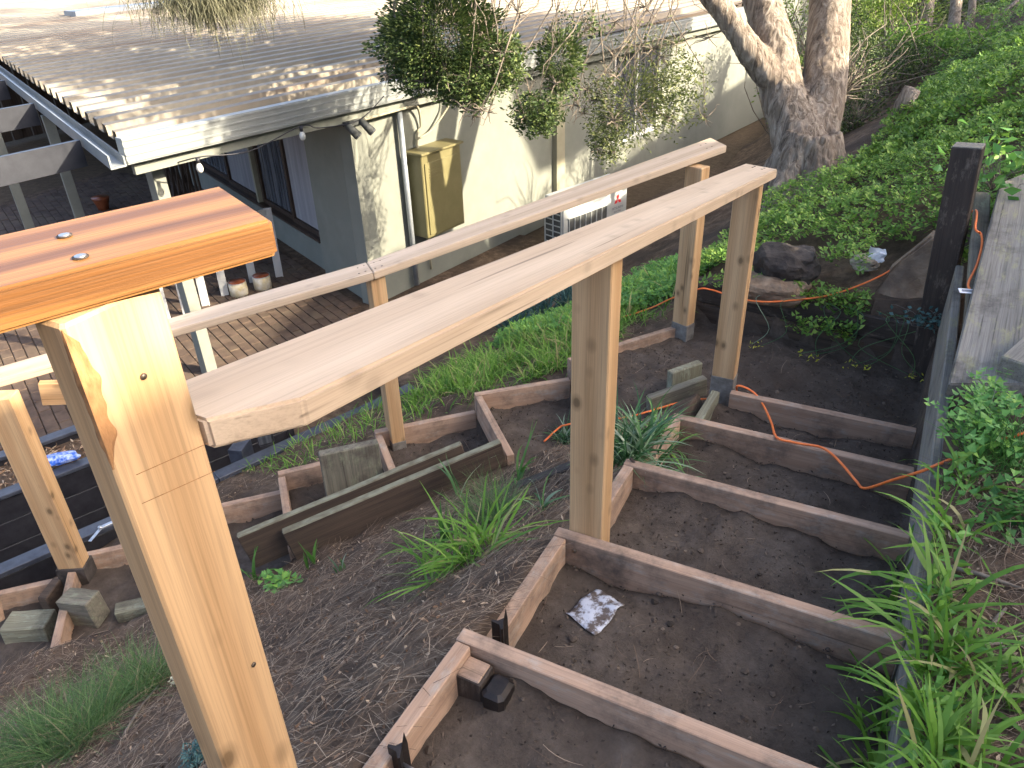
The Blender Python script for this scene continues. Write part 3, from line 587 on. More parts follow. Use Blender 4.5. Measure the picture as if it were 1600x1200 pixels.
for k in range(60):
    a = Vector((-19.5 + .02 * (k % 3), -2 + k * .26, -2.35)); upright('paling', a, a + Vector((0, 0, 1.75 + .03 * (k % 4))), .24, .02, 'sleeper', bf, yaw=math.pi / 2)
# brick paving: the bricks that show largest one by one, the rest joined
pv = boxm([((-9.5, 6.2, -2.375), (10.6, 7.5, .05), .0)], 'patio_paving', 'ground', None, (-9.5, 6.2, -2.375)); pv['kind'] = 'structure'
cands = []
bx_, by_ = .23, .115
for i in range(-50, 50):
    for j in range(-70, 70):
        p = Vector((-9.5, 6.2, 0)) + ED * (i * (bx_ + .008) + (j % 2) * .115) + EN * (j * (by_ + .008))
        if (p - COR).dot(WN) > -.05 and (p - COR).dot(WD) > -.4: continue
        if p.x > -5.15 + .1 * (p.y - 5) or p.x < -14.5 or p.y < 2.6 or p.y > 9.8: continue
        if (p - COR).dot(EN) < .1: continue
        c_ = R.T @ (np.array((p.x, p.y, -2.35)) - CAM); u_, v_ = 800 + F * c_[0] / c_[2], 600 + F * c_[1] / c_[2]
        if u_ < -60 or u_ > 640 or v_ < 200 or v_ > 700: continue
        seen = (425 < u_ < 560 and 465 < v_ < 600) or (v_ < 400 - .25 * u_ and u_ < 330) or (280 < u_ < 440 and v_ > 430)
        cands.append((not seen, c_[2], p))
cands.sort(key=lambda q: (q[0], q[1]))
bv, bf_ = bar(bx_, by_, .05, .005); bme = fixn(pymesh('brick', bv, bf_)); bme.materials.append(MT['brick'])
rest = []
for k, (_, _, p) in enumerate(cands):
    Mb = Matrix.Translation((p.x, p.y, -2.349 + random.uniform(-.004, .006))) @ Matrix.Rotation(EA + random.uniform(-.02, .02), 4, 'Z')
    if k < 290: link('brick', bme, None, pv, Mb)
    else: rest.append(Mb)
if rest:
    V = np.concatenate([np.array([tuple(Mb @ q) for q in bv]) for Mb in rest]); nb = len(bv)
    Fq = [tuple(i + k * nb for i in f) for k in range(len(rest)) for f in bf_]
    ro = link('bricks', fixn(pymesh('bricks', V, Fq)), 'brick', pv, Matrix.Identity(4)); ro['kind'] = 'stuff'

# ------------------------------------------------------------------ black retaining edging below the lower flight
re_ = empty('black_edging', (-4.1, 2.9, -2.35), 'black stained sleeper edging holding the grass strip above the patio', 'retaining wall')
for k in range(3):
    a = Vector((*EDGE[k], 0)); b_ = Vector((*EDGE[k + 1], 0)); dd = (b_ - a).normalized()
    board('cap', a + Vector((0, 0, -1.655)), b_ - dd * .004 + Vector((0, 0, -1.655)), .11, .035, 'blacksheen', re_)
    for j in range(3): board('sleeper', a + Vector((0, 0, -1.79 - j * .21)), b_ - dd * .004 + Vector((0, 0, -1.79 - j * .21)), .07, .20, 'black', re_)
upright('post', (-4.19, 3.20, -2.35), (-4.19, 3.20, -1.60), .11, .17, 'blacksheen', re_, yaw=.35)
bed = empty('black_planter', (-5.4, 2.6, -2.35), 'raised black planter of mulch beyond the lower steps', 'planter')
A1, A2 = Vector((-5.95, 2.2, 0)), Vector((-4.55, 4.0, 0)); u_ = (A2 - A1).normalized(); w_ = Vector((-u_.y, u_.x, 0))
A1 = Vector((-5.62, 1.5, 0)); A2 = Vector((-4.62, 4.05, 0)); u_ = (A2 - A1).normalized(); w_ = Vector((-u_.y, u_.x, 0))
for j in range(3): board('sleeper', A1 + Vector((0, 0, -1.80 - j * .205)), A2 + Vector((0, 0, -1.80 - j * .205)), .06, .20, 'black', bed)
board('cap', A1 + Vector((0, 0, -1.685)), A2 + Vector((0, 0, -1.685)), .10, .03, 'blacksheen', bed)
for j in range(3): board('sleeper', A1 + w_ * .55 + Vector((0, 0, -1.80 - j * .205)), A2 + w_ * .55 + Vector((0, 0, -1.80 - j * .205)), .06, .20, 'black', bed)
board('cap', A1 + w_ * .55 + Vector((0, 0, -1.685)), A2 + w_ * .55 + Vector((0, 0, -1.685)), .10, .03, 'blacksheen', bed)
for j in range(3): board('sleeper', A2 + u_ * .034 + w_ * -.03 + Vector((0, 0, -1.80 - j * .205)), A2 + u_ * .034 + w_ * .58 + Vector((0, 0, -1.80 - j * .205)), .06, .20, 'black', bed)
c_ = (A1 + A2) / 2 + w_ * .275; boxm([((c_.x, c_.y, -2.05), ((A2 - A1).length, .48, .6), math.atan2(u_.y, u_.x))], 'mulch', 'ground', bed, (c_.x, c_.y, -2.05))
nP = 1500; s_ = RNG.uniform(0, (A2 - A1).length, nP); o_ = RNG.uniform(.05, .5, nP)
PP = np.array(A1)[None] + np.array(u_)[None] * s_[:, None] + np.array(w_)[None] * o_[:, None]; PP[:, 2] = -1.745 + RNG.uniform(0, .02, nP)
mo = bulk('bark_chips', leaves(PP, RNG.uniform(.03, .08, nP), RNG.uniform(.008, .02, nP), up=0, seed=3), 'chip', bed, bed.location); mo['kind'] = 'stuff'
p = at(417, 693, -1.58); ledf = empty('garden_spotlight', p, 'small square black garden spotlight standing on the black edging', 'spotlight')
boxm([(p + Vector((0, 0, .055)), (.12, .05, .09), .9)], 'housing', 'black', ledf, p, .006); boxm([(p + Vector((0, 0, .105)), (.13, .06, .012), .9)], 'visor', 'zinc', ledf, p); boxm([(p + Vector((.02, -.027, .055)), (.095, .006, .07), .9)], 'lens', 'glass', ledf, p); boxm([(p + Vector((0, 0, .006)), (.1, .08, .012), .9)], 'base', 'black', ledf, p)
p = at(90, 724, -1.665); bl = rock('crumpled_wrapper', p + Vector((0, 0, .035)), (.15, .06, .035), 'blue', 'crumpled blue and white wrapper lying on the black planter edge', 'wrapper', 6, .5, .9)

# ------------------------------------------------------------------ upper flight of timber framed steps
uf = empty('upper_steps', (-.35, 1.9, -.4), 'upper flight of pink sawn timber step frames packed with dark soil', 'steps')
TH = .047
for i in range(1, 6):
    z = ZN[i]; y = YN[i]; dx = random.uniform(-.01, .01); yr = y + (.03 if i > 1 else .02)
    board('riser_board', (XL - .004 + dx - (.0 if i < 5 else -.16), y + TH / 2, z - .095), (XR - .005, yr + TH / 2, z - .095), TH, .19, 'frame', uf, jit=.0015)
    y0 = YN[i - 1] + TH + .003 if i > 1 else .2
    if i < 5: board('side_board', (XL + TH / 2, y0, z - .097), (XL + TH / 2 + dx, y - .002, z - .097), TH, .19, 'frame', uf, jit=.0015)
    else: board('side_board', (XL + .05 + TH / 2, y0, z - .097), (XL + .06 + TH / 2, y - .002, z - .097), TH, .19, 'lichen', uf, jit=.002)
for zz in (-.045, -.125):                     # two dark coach screws in the second riser
    p = Vector((XL + .075, YN[2] - .002, ZN[2] + zz)); tubes('screw', [([p, p + Vector((0, -.004, 0))], .0085)], 'screw', uf, p, 10)
st = empty('corner_stub', (-.80, 1.17, -.25), 'short black painted timber stub with a raw top in the corner of the nearest step', 'stub')
upright('stub', (-.815, 1.185, -.3), (-.815, 1.185, -.035), .085, .075, 'dark', st, bev=.004); upright('stub', (-.735, 1.178, -.3), (-.735, 1.178, -.045), .07, .085, 'steel', st, bev=.012)
board('raw_top', (-.85, 1.185, -.034), (-.78, 1.185, -.034), .07, .006, 'frame', st)
for k, (px, py, zt, bx, lab) in enumerate(((664, 1112, .075, (690, 1157), 'black steel star picket with a long bolt at the nearest side board'), (838, 925, .02, (858, 960), 'black steel star picket against the side board beside the muddy white sheet'))):
    p = Vector((-.835 + .008 * k, .86 + k * .50, 0)); sp_ = empty('star_picket', (p.x, p.y, -.3), lab, 'picket', 'star pickets')
    V = []; Fc = []
    ang = [math.radians(a) for a in (70, 190, 310)]
    prof = []
    for a in ang:
        u = Vector((math.cos(a), math.sin(a), 0)); w2 = Vector((-u.y, u.x, 0)); prof += [u * .006 - w2 * .004 * 0 + Vector((math.cos(a - 1.05), math.sin(a - 1.05), 0)) * .005, u * .027 - w2 * .003, u * .027 + w2 * .003]
    for z, s in ((-.4, 1), (zt - .045, 1)):
        for q in prof: V.append(p + q * s + Vector((0, 0, z - 0)) - Vector((p.x, p.y, 0)))
    nq = len(prof); V.append(Vector((prof[1].x * .8, prof[1].y * .8, zt)))
    Fc = [(j, (j + 1) % nq, nq + (j + 1) % nq, nq + j) for j in range(nq)] + [(nq + 0, nq + 1, 2 * nq), (nq + 1, nq + 2, 2 * nq), (nq + 2, nq + 0, 2 * nq), tuple(nq + j for j in range(nq))]
    link('picket', fixn(pymesh('picket', V, Fc)), 'steel', sp_, Matrix.Translation((p.x, p.y, 0)))
    q = Vector((p.x + .012, p.y - .004, -.02 - .10 * k)); L_ = .085 if k == 0 else .045
    tubes('bolt', [([q, q + Vector((L_, -.004, .0))], .0048), ([q + Vector((L_, -.004, 0)), q + Vector((L_ + .007, -.004, 0))], .0105)], 'zinc', sp_, q, 8)
# torn muddy plastic sheet
cs = [at(886, 962, -.285), at(932, 924, -.285), at(976, 953, -.285), at(930, 1000, -.285)]
V = []; n = 14
for i in range(n + 1):
    for j in range(n + 1):
        u, v = i / n, j / n; p = cs[0].lerp(cs[1], u).lerp(cs[3].lerp(cs[2], u), v)
        e_ = min(u, v, 1 - u, 1 - v)
        p += Vector((noise.noise(p * 30) * .008, noise.noise(p * 30 + Vector((5, 5, 5))) * .008, .012 * noise.noise(p * 18) + .006)); p.z = max(p.z, gz(p.x, p.y) + .008); V.append(p - cs[0])
Fc = [(i * (n + 1) + j, (i + 1) * (n + 1) + j, (i + 1) * (n + 1) + j + 1, i * (n + 1) + j + 1) for i in range(n) for j in range(n)]
ps_ = link('plastic_sheet', pymesh('plastic_sheet', V, Fc, True), 'plastic', None, Matrix.Translation(cs[0])); sm = ps_.modifiers.new('thick', 'SOLIDIFY'); sm.thickness = .002
tag(ps_, 'scrap of muddy white plastic sheet lying on the soil of the second step', 'plastic sheet')

# ------------------------------------------------------------------ landing boards and lower flight
lf = empty('lower_steps', (-2.6, 3.2, -1.3), 'lower flight of pink sawn timber step frames turning down to the left', 'steps')
def v2(p, z): return Vector((p[0], p[1], z))
board('side_board', v2(O[0], -.82 - .085) + Vector((.05, .08, 0)), v2(O[1], -.82 - .085), TH, .17, 'frame', lf, jit=.0015)
for i in range(1, 7):
    a, b_ = v2(O[i], OZ[i] - .085), v2(O[i + 1], OZ[i] - .085); d = (b_ - a).normalized(); nn = Vector((-d.y, d.x, 0)); nn = nn if nn.x > 0 else -nn
    board('side_board', a + d * .004 + nn * TH / 2, b_ - d * .002 + nn * TH / 2, TH, .17, 'frame', lf, jit=.0015)
    ln = WID if i > 1 else .9
    board('riser_board', a + nn * (TH + .003) + d * -.02 + Vector((0, 0, .135)), a + nn * ln + d * -.02 + Vector((0, 0, .135)), TH, .17, 'frame', lf, jit=.0015)
# old planks left in place along the inner side
def thing_board(name, a, b_, w, t, mat, label, cat, up=(0, 0, 1), jit=.004, bev=.006, group=None):
    o = board(name, a, b_, w, t, mat, None, up, bev, jit); tag(o, label, cat, group); return o
thing_board('old_sleeper', (-1.86, 3.215, -.985), (-2.72, 2.235, -1.245), .05, .27, 'topped', 'old dark sleeper on edge, the front one of the pair below the post', 'sleeper', group='old sleepers on edge')
thing_board('old_sleeper', (-2.06, 3.10, -.985), (-2.93, 2.10, -1.245), .045, .26, 'topped', 'lichened green grey sleeper on edge, the rear one of the pair', 'sleeper', group='old sleepers on edge')
a, b_ = at(497, 708, -.95), at(590, 688, -.95); m_ = (a + b_) / 2; yw = math.atan2((b_ - a).y, (b_ - a).x)
ub = upright('weathered_board', (m_.x, m_.y, -1.5), (m_.x, m_.y, -.95), (b_ - a).length, .06, 'grey', None, yaw=yw, bev=.006, jit=.005); tag(ub, 'broad grey weathered board standing upright among the lower steps', 'board')
a, b_ = at(1047, 583, -.70), at(1094, 566, -.70); m_ = (a + b_) / 2; yw = math.atan2((b_ - a).y, (b_ - a).x)
ub = upright('weathered_stump', (m_.x, m_.y, -1.0), (m_.x, m_.y, -.69), (b_ - a).length, .055, 'lichen', None, yaw=yw, bev=.006, jit=.004); tag(ub, 'small mossy grey stump board standing on the landing beside the far post', 'board')
thing_board('mossy_plank', at(1012, 634, -.83), at(1102, 601, -.79), .05, .13, 'grey', 'low mossy grey plank between the strappy clump and the far post', 'plank')
thing_board('charred_plank', at(808, 760, gz(-1.6, 2.9) + .03), at(893, 728, gz(-1.3, 3.1) + .05), .07, .025, 'dark', 'short black charred plank lying on the litter behind the middle post', 'plank')
# wooden offcuts at the lower left
pblk = onground(60, 1000)
for k, (px, py, sx, sy, h, yw, mt, lab) in enumerate(((52, 985, .26, .16, .12, .55, 'lichen', 'green grey sawn block lying leftmost at the foot of the lower steps'), (138, 965, .20, .13, .2, .3, 'grey', 'cracked pale block tilted against the green grey one'), (95, 958, .06, .16, .24, .4, 'sleeper', 'narrow brown offcut wedged between the two blocks'), (215, 955, .22, .1, .08, .75, 'lichen', 'flat lichened offcut lying beside the large near post'))):
    p = onground(px, py); c_ = Vector((p.x, p.y, p.z + h / 2 - .02)); a = c_ - Vector((math.cos(yw), math.sin(yw), 0)) * sx / 2; b_ = c_ + Vector((math.cos(yw), math.sin(yw), .08 if k == 1 else 0)) * sx / 2
    thing_board('timber_offcut', a, b_, sy, h, mt, lab, 'block', jit=.012, group='offcuts at the foot of the steps')

# ------------------------------------------------------------------ handrails
hr = empty('upper_handrail', (-.8, 2.2, -.3), 'upper handrail of pale dressed rail and oiled orange rail on golden posts', 'handrail')
PX0 = -.752
near = upright('post', (-.7775, .463, -.35), (-.7775, .463, 1.408), .125, .05, 'post', hr, yaw=math.pi / 2, bev=.004)
near['label'] = 'nearest golden post with a wavy bark edge and pencil lines'
V, Fc = [], []
for i in range(70):                           # waney bark edge on the near corner
    z = 1.225 + i * .0026; e_ = min(1, (69 - i) / 8, i / 14); w = (.016 + .012 * noise.noise(Vector((z * 11, 0, 0))) + .006 * noise.noise(Vector((z * 43, 3, 0)))) * max(.1, e_)
    d_ = .0016 + .0018 * noise.noise(Vector((z * 60, 9, 0)))
    for q in ((-.7525 - w * .5, .4004), (-.7525 - w * .25, .4004 - d_), (-.7515 + d_ * .4, .3995), (-.7522 + d_, .4004 + w * .5), (-.7524, .4004 + w)): V.append(Vector((q[0], q[1], z)))
Fc = [(i * 5 + j, i * 5 + j + 1, i * 5 + j + 6, i * 5 + j + 5) for i in range(69) for j in range(4)]
link('waney_edge', fixn(pymesh('waney_edge', V, Fc)), 'waney', near, Matrix.Identity(4))
for (px0, py0, px1, py1) in ((213, 742, 326, 692), (222, 787, 336, 736)):   # pencil lines on the broad face
    def onx(px, py, X=-.7515):
        v = R @ np.array([(px - 800) / F, (py - 600) / F, 1.0]); return Vector(CAM + v * (X - CAM[0]) / v[0])
    tubes('pencil_line', [([onx(px0, py0), onx(px1, py1)], .00045)], 'waney', near, onx(px0, py0), 4)
for px, py in ((224, 588), (396, 1038)):
    q = onx(px, py); tubes('screw', [([q, q + Vector((.0018, 0, 0))], .004)], 'screw', near, q, 10)
T = [(-.937 - .36 * .5, .469 - .93 * .5), (-.78 - .36 * .5 * 1.0, .371 - .93 * .5), (-.676, .641), (-.843, .72)]
ax = Vector((.36, .93, 0)).normalized(); ay = Vector((-ax.y, ax.x, 0)); Mo = Matrix((ax, ay, Vector((0, 0, 1)))).transposed().to_4x4(); Mo.translation = Vector((-.85, .3, 1.43))
orl = prismo('rail', [(x, y, 1.457) for x, y in T], .046, 'oiled', hr, .0045, Mo); orl['label'] = 'oiled orange end of the rail with two recessed screws'
for px, py in ((101, 369), (126, 402)):
    q = at(px, py, 1.4575); tubes('recess', [([q, q + Vector((0, 0, .0012))], .0085)], 'dark', orl, q, 16); tubes('screw', [([q + Vector((0, 0, .0012)), q + Vector((0, 0, .0022))], .0062)], 'zinc', orl, q, 12)
RZ2 = lambda y: 1.203 - .164 * (y - .615)
out = [(-.874, .53), (-.7465, .529), (-.692, .648), (-.684, 4.08), (-.872, 4.2)]
ax = Vector((0, 1, -.164)).normalized(); az_ = Vector((0, .164, 1)).normalized(); ay = az_.cross(ax); Mr = Matrix((ax, ay, az_)).transposed().to_4x4(); Mr.translation = Vector((-.78, 2.3, RZ2(2.3)))
r2 = prismo('rail', [(x, y, RZ2(y)) for x, y in out], .047, 'rail', hr, .005, Mr)
for sx, sy in ((-.80, 4.09), (-.80, 4.04), (-.745, 4.06), (-.745, 4.0)):
    q = Vector((sx, sy, RZ2(sy) + .0005)); tubes('screw', [([q, q + Vector((0, 0, .001))], .006)], 'screw', r2, q, 10)
mid = upright('post', (-.812, 2.005, -.42), (-.812, 2.005, RZ2(2.0) - .05), .128, .088, 'post', hr, yaw=0, bev=.004)
fp = upright('post', (-.812, 4.07, -1.0), (-.812, 4.07, RZ2(4.07) - .05), .13, .09, 'post', hr, yaw=0, bev=.004)
upright('cement_foot', (-.812, 4.07, -1.0), (-.812, 4.07, -.60), .136, .096, 'cement', hr, yaw=0, bev=.004, jit=.002)
lh = empty('lower_handrail', (-2.7, 3.4, -1.2), 'lower handrail of pale rails on golden posts beside the turning flight', 'handrail')
A_, A2_ = Vector((-1.36, 5.33, .46)), Vector((-1.205, 5.16, .46)); B_, B2_ = Vector((-2.83, 3.35, .05)), Vector((-2.69, 3.235, .05)); C_, C2_ = Vector((-4.62, 1.75, -.37)), Vector((-4.50, 1.60, -.37))
def railm(P4):
    a = (P4[0] + P4[3]) / 2; b_ = (P4[1] + P4[2]) / 2; Mx, _ = frame(a, b_); return Mx
P4 = [A_, B_, B2_, A2_]; lr1 = prismo('rail', P4, .045, 'rail', lh, .004, railm(P4))
gap = (C_ - B_).normalized() * .003; P4 = [B_ + gap, C_, C2_, B2_ + gap]; lr2 = prismo('rail', P4, .045, 'rail', lh, .004, railm(P4))
for base, tp in (((1080, 212), None),): pass
for c_, dd, rl in ((A_.lerp(A2_, .5) + (B_ - A_).normalized() * .10, 1, lr1), (B_.lerp(B2_, .5) - (B_ - A_).normalized() * .05, 1, lr1), (B_.lerp(B2_, .5) + (C_ - B_).normalized() * .05, 1, lr2)):
    for s1 in (-.045, .045):
        for s2 in (-.02, .02):
            dl = (B_ - A_).normalized() * s2; dw = (A2_ - A_).normalized() * s1; q = c_ + dl + dw + Vector((0, 0, .0006)); tubes('screw', [([q, q + Vector((0, 0, .001))], .006)], 'screw', rl, q, 8)
DL = math.atan2(-.8, -.6)
for (x, y, zb, zt, yw) in ((-1.335, 4.98, -1.15, .36, DL + math.pi / 2 + .3), (-2.75, 3.315, -1.55, .0, DL + math.pi / 2)):
    upright('post', (x, y, zb), (x, y, zt), .13, .09, 'post', lh, yaw=yw, bev=.004)
    upright('cement_foot', (x, y, zb), (x, y, zb + .38), .137, .097, 'cement', lh, yaw=yw, bev=.004, jit=.002)
lp3 = upright('post', (-4.12, 1.76, -1.62), (-4.12, 1.76, -.33), .15, .10, 'post', lh, yaw=.55, bev=.004)
board('brace', (-4.10, 1.95, -.42), (-3.55, 2.45, -.52), .045, .14, 'post', lh)
ft = boxm([((-4.12, 1.76, -1.70), (.17, .13, .3), .55)], 'stirrup', 'rock', lh, (-4.12, 1.76, -1.7))
# sliding bevel left on the lower side board
p = at(140, 846, -1.545); q = at(157, 826, -1.545); e_ = at(188, 812, -1.545)
sb = empty('angle_gauge', p, 'small silver angle gauge left lying on the lower side board', 'tool'); board('blade', p, q, .022, .004, 'zinc', sb, bev=.0008); board('handle', q + Vector((0, 0, .006)), e_ + Vector((0, 0, .006)), .028, .012, 'zinc', sb, bev=.002); tubes('pivot', [([q, q + Vector((0, 0, .018))], .012)], 'zinc', sb, q, 12)
e1 = at(0, 890, -1.5); e2 = at(28, 955, -1.65)
thing_board('leaning_offcut', Vector((-4.35, 1.33, -1.75)), Vector((-4.38, 1.42, -1.32)), .1, .05, 'frame', 'dirty pink board leaning at the left edge beside the offcuts', 'board')

# ------------------------------------------------------------------ right hand side: retaining board, post, plank, stones
thing_board('retaining_board', (.272, 1.0, -.36), (.285, 4.95, -.26), .045, .42, 'greyplank', 'long grey retaining board along the right side of the upper steps', 'retaining board', jit=.003)
dp = upright('dark_post', (.27, 5.06, -1.1), (.165, 5.068, .60), .155, .12, 'dark', None, yaw=-.15, bev=.005, jit=.003); tag(dp, 'dark wet leaning post with a pale worn top at the landing corner', 'post')
dt_ = upright('top_cap', (.166, 5.068, .598), (.1655, 5.068, .606), .15, .115, 'greyplank', dp, yaw=-.15)
thing_board('grey_capping', (.36, 3.6, -.02), (.33, 5.6, .18), .09, .05, 'grey', 'narrow mossy grey timber beneath the orange cord behind the dark post', 'timber')
pk = [at(1482, 600, .06), at(1612, 600, .10), at(1640, 255, .34), at(1563, 285, .30)]
gp = prismo('wide_plank', pk[::-1] if False else pk, .06, 'greyplank', None, .006, railm([pk[0], pk[3], pk[2], pk[1]])); tag(gp, 'wide cracked silver grey plank sloping up at the right edge', 'plank')
p = at(1585, 565, .12); thing_board('grey_block', p + Vector((.0, -.12, .0)), p + Vector((.14, .2, .04)), .14, .12, 'greyplank', 'square grey timber block at the right edge on the wide plank', 'block')
bs = empty('landing_sleepers', (-.5, 5.2, -.9), 'dark rotten sleepers stacked along the far side of the landing', 'sleepers')
board('sleeper', (-1.36, 5.36, -.665), (.22, 5.13, -.62), .09, .17, 'dark', bs, jit=.008, bev=.012); board('sleeper', (-1.36, 5.36, -.85), (.22, 5.13, -.82), .08, .17, 'sleeper', bs, jit=.008, bev=.01)
rock('dark_rock', at(1228, 415, -.38), (.20, .17, .14), 'rock', 'dark broken basalt rock perched above the landing sleepers', 'rock', 2, .45, .3)
rock('brown_rock', at(1205, 452, -.52), (.24, .16, .10), 'brownrock', 'low brown rock beneath the dark basalt one', 'rock', 5, .4, .1)
c_ = [at(1362, 470, -.52), at(1395, 500, -.55), at(1450, 500, -.55), at(1475, 372, -.06), at(1455, 368, -.05), at(1385, 428, -.32)]
bm = bmesh.new(); vs = [bm.verts.new(q) for q in c_]; f = bm.faces.new(vs); ex = bmesh.ops.extrude_face_region(bm, geom=[f])
for gq in ex['geom']:
    if isinstance(gq, bmesh.types.BMVert): gq.co += Vector((.02, .10, .03))
bmesh.ops.recalc_face_normals(bm, faces=bm.faces); bmesh.ops.bevel(bm, geom=list(bm.edges), offset=.015, segments=2, affect='EDGES'); bmesh.ops.triangulate(bm, faces=bm.faces); bmesh.ops.subdivide_edges(bm, edges=list(bm.edges), cuts=2, use_grid_fill=True)
o0 = sum(c_, Vector()) / 6
for v_ in bm.verts: v_.co += noise.noise_vector(v_.co * 9) * .012; v_.co -= o0
me = bpy.data.meshes.new('stone_slab'); bm.to_mesh(me); bm.free(); tag(link('stone_slab', me, 'brownrock', None, Matrix.Translation(o0)), 'brown flat stone slab leaning against the dark post', 'stone')
rock('pale_stone', at(1352, 410, -.36), (.085, .07, .05), 'palerock', 'small pale stone among the clover with white paper on it', 'stone', 8, .5)
pp = at(1370, 400, -.30); V = []
for i in range(9):
    for j in range(9):
        q = Vector(((i - 4) * .013, (j - 4) * .004, (j - 4) * .014)); V.append(q + noise.noise_vector(q * 28 + Vector((2, 7, 1))) * .022)
psc = link('paper_scrap', pymesh('paper_scrap', V, [(i * 9 + j, i * 9 + 9 + j, i * 9 + 10 + j, i * 9 + 1 + j) for i in range(8) for j in range(8)]), 'tag', None, Matrix.Translation(pp)); psc.modifiers.new('thick', 'SOLIDIFY').thickness = .0015
tag(psc, 'crumpled white paper scrap lying on the pale stone', 'paper')

# ------------------------------------------------------------------ orange extension cord
ec = empty('extension_cord', (-.2, 5.2, -.6), 'orange extension cord trailing across the landing, steps and grey plank', 'cord')
c1 = [at(960, 498, -1.0), at(985, 492, -.95), at(1020, 480, -.86), at(1050, 466, -.74), at(1090, 452, -.56), at(1112, 453, -.55), at(1150, 465, -.56), at(1185, 471, -.54), at(1230, 470, -.52), at(1300, 460, -.47), at(1370, 434, -.36), at(1420, 403, -.22), at(1464, 372, -.06), Vector((.20, 5.30, .05)), Vector((.30, 5.32, .17)), at(1524, 357, .20), at(1533, 366, .18), at(1534, 385, .16), at(1526, 415, .13), at(1514, 440, .11), at(1515, 452, .10), at(1528, 470, .10), at(1534, 500, .10), at(1541, 540, .09), at(1552, 578, .08), Vector((.46, 3.5, .06)), Vector((.62, 3.2, .06)), at(1620, 668, .07), at(1575, 684, .04), at(1520, 704, .0), at(1470, 724, -.06), at(1435, 738, -.14), at(1395, 750, -.3), at(1352, 763, -.44), at(1338, 752, -.44), at(1318, 728, -.45), at(1298, 708, -.46), at(1280, 698, -.462), at(1255, 694, -.463), at(1235, 690, -.468), at(1213, 683, -.475), at(1205, 660, -.62), at(1192, 632, -.66), at(1176, 612, -.63), at(1152, 603, -.62), Vector((-.76, 4.15, -.80)), Vector((-1.0, 4.0, -.8)), Vector((-1.3, 3.75, -.86)), at(905, 660, -.98), at(885, 664, -1.0), at(874, 668, -1.03), at(850, 690, -1.08)]
cp_ = spline(c1, 7); tubes('cable', [(cp_, .0062)], 'cord', ec, ec.location, 8)
p = at(1513, 455, .125); tgo = boxm([(p, (.085, .055, .003), .2)], 'cord_tag', 'tag', ec, p); tgo['label'] = 'white printed cord tag'
for k in range(4): boxm([(p + Vector((0, -.012 + k * .008, .0025)), (.06, .002, .0008), .2)], 'print_line', 'ink', tgo, p)

# ------------------------------------------------------------------ the forked tree with its hanging branches
TD = 7.85
tree = empty('forked_tree', at(1258, 292, -.65), 'large forked tree with furrowed grey bark and hanging leafy branches', 'tree')
def px(lst): return [far(x, y, d) for x, y, d in lst]
limbs = [
 (px([(1262, 330, TD), (1260, 292, TD), (1256, 240, TD), (1240, 190, TD), (1222, 145, TD), (1212, 80, TD), (1190, 0, TD), (1165, -90, TD)]) + [Vector((-2.4, 9.3, 2.4)), Vector((-2.6, 9.6, 3.4))], [.42, .34, .30, .26, .215, .205, .18, .165, .14, .08]),
 (px([(1268, 280, TD), (1272, 215, TD), (1284, 160, TD), (1290, 110, TD), (1294, 50, TD), (1297, 0, TD), (1300, -120, TD)]) + [Vector((-1.3, 9.9, 2.6)), Vector((-1.1, 10.1, 3.8))], [.27, .25, .225, .21, .205, .2, .18, .15, .08]),
 (px([(1215, 130, TD - .05), (1188, 100, TD - .1), (1160, 60, TD - .2), (1117, 0, TD - .3), (1060, -70, TD - .5)]) + [Vector((-2.9, 7.7, 1.95)), Vector((-3.3, 7.0, 2.2)), Vector((-3.8, 6.2, 2.3)), Vector((-4.6, 5.3, 2.35)), Vector((-5.3, 4.7, 2.1))], [.16, .14, .125, .115, .105, .10, .09, .08, .06, .03])]
V = []; Fc = []
for pth, rd in limbs:
    P = spline(pth, 5); rr = list(np.interp(np.linspace(0, len(rd) - 1, len(P)), range(len(rd)), rd)); v, f = tubev(P, rr, 20); k = len(V); V += v; Fc += [tuple(i + k for i in q) for q in f]
# root flare
for a in np.linspace(0, 6.28, 7)[:-1]:
    b0 = Vector(tree.location); dd = Vector((math.cos(a), math.sin(a), 0)); v, f = tubev([b0 + dd * .1 + Vector((0, 0, .5)), b0 + dd * .3 + Vector((0, 0, .1)), b0 + dd * .5 + Vector((0, 0, -.25))], [.16, .15, .1], 12); k = len(V); V += v; Fc += [tuple(i + k for i in q) for q in f]
tm = pymesh('trunk', [p - tree.location for p in V], Fc); tob = bpy.data.objects.new('tmp_trunk', tm); COL.objects.link(tob)
rm = tob.modifiers.new('r', 'REMESH'); rm.mode = 'VOXEL'; rm.voxel_size = .022
bpy.context.view_layer.update(); tme = bpy.data.meshes.new_from_object(tob.evaluated_get(bpy.context.evaluated_depsgraph_get())); bpy.data.objects.remove(tob)
bm = bmesh.new(); bm.from_mesh(tme); bmesh.ops.smooth_vert(bm, verts=bm.verts, factor=.5); bmesh.ops.smooth_vert(bm, verts=bm.verts, factor=.5); bm.normal_update()
for v_ in bm.verts:
    p = v_.co; a = math.atan2(p.y, p.x); q = Vector((p.x * 13, p.y * 13, p.z * 1.5)); q += noise.noise_vector(p * 2.5) * .7
    rg = 1 - abs(noise.noise(q)); fine = noise.noise(Vector((p.x * 34, p.y * 34, p.z * 3.2)))
    th = min(1, max(.15, (2.2 - p.z) / 2.2)); v_.co += v_.normal * th * (.045 * (rg - .75) + .020 * fine + .03 * noise.noise(p * 2.2))
bm.to_mesh(tme); bm.free(); tme.polygons.foreach_set('use_smooth', [True] * len(tme.polygons)); tme.materials.clear()
link('trunk', tme, 'bark', tree, Matrix.Translation(tree.location))
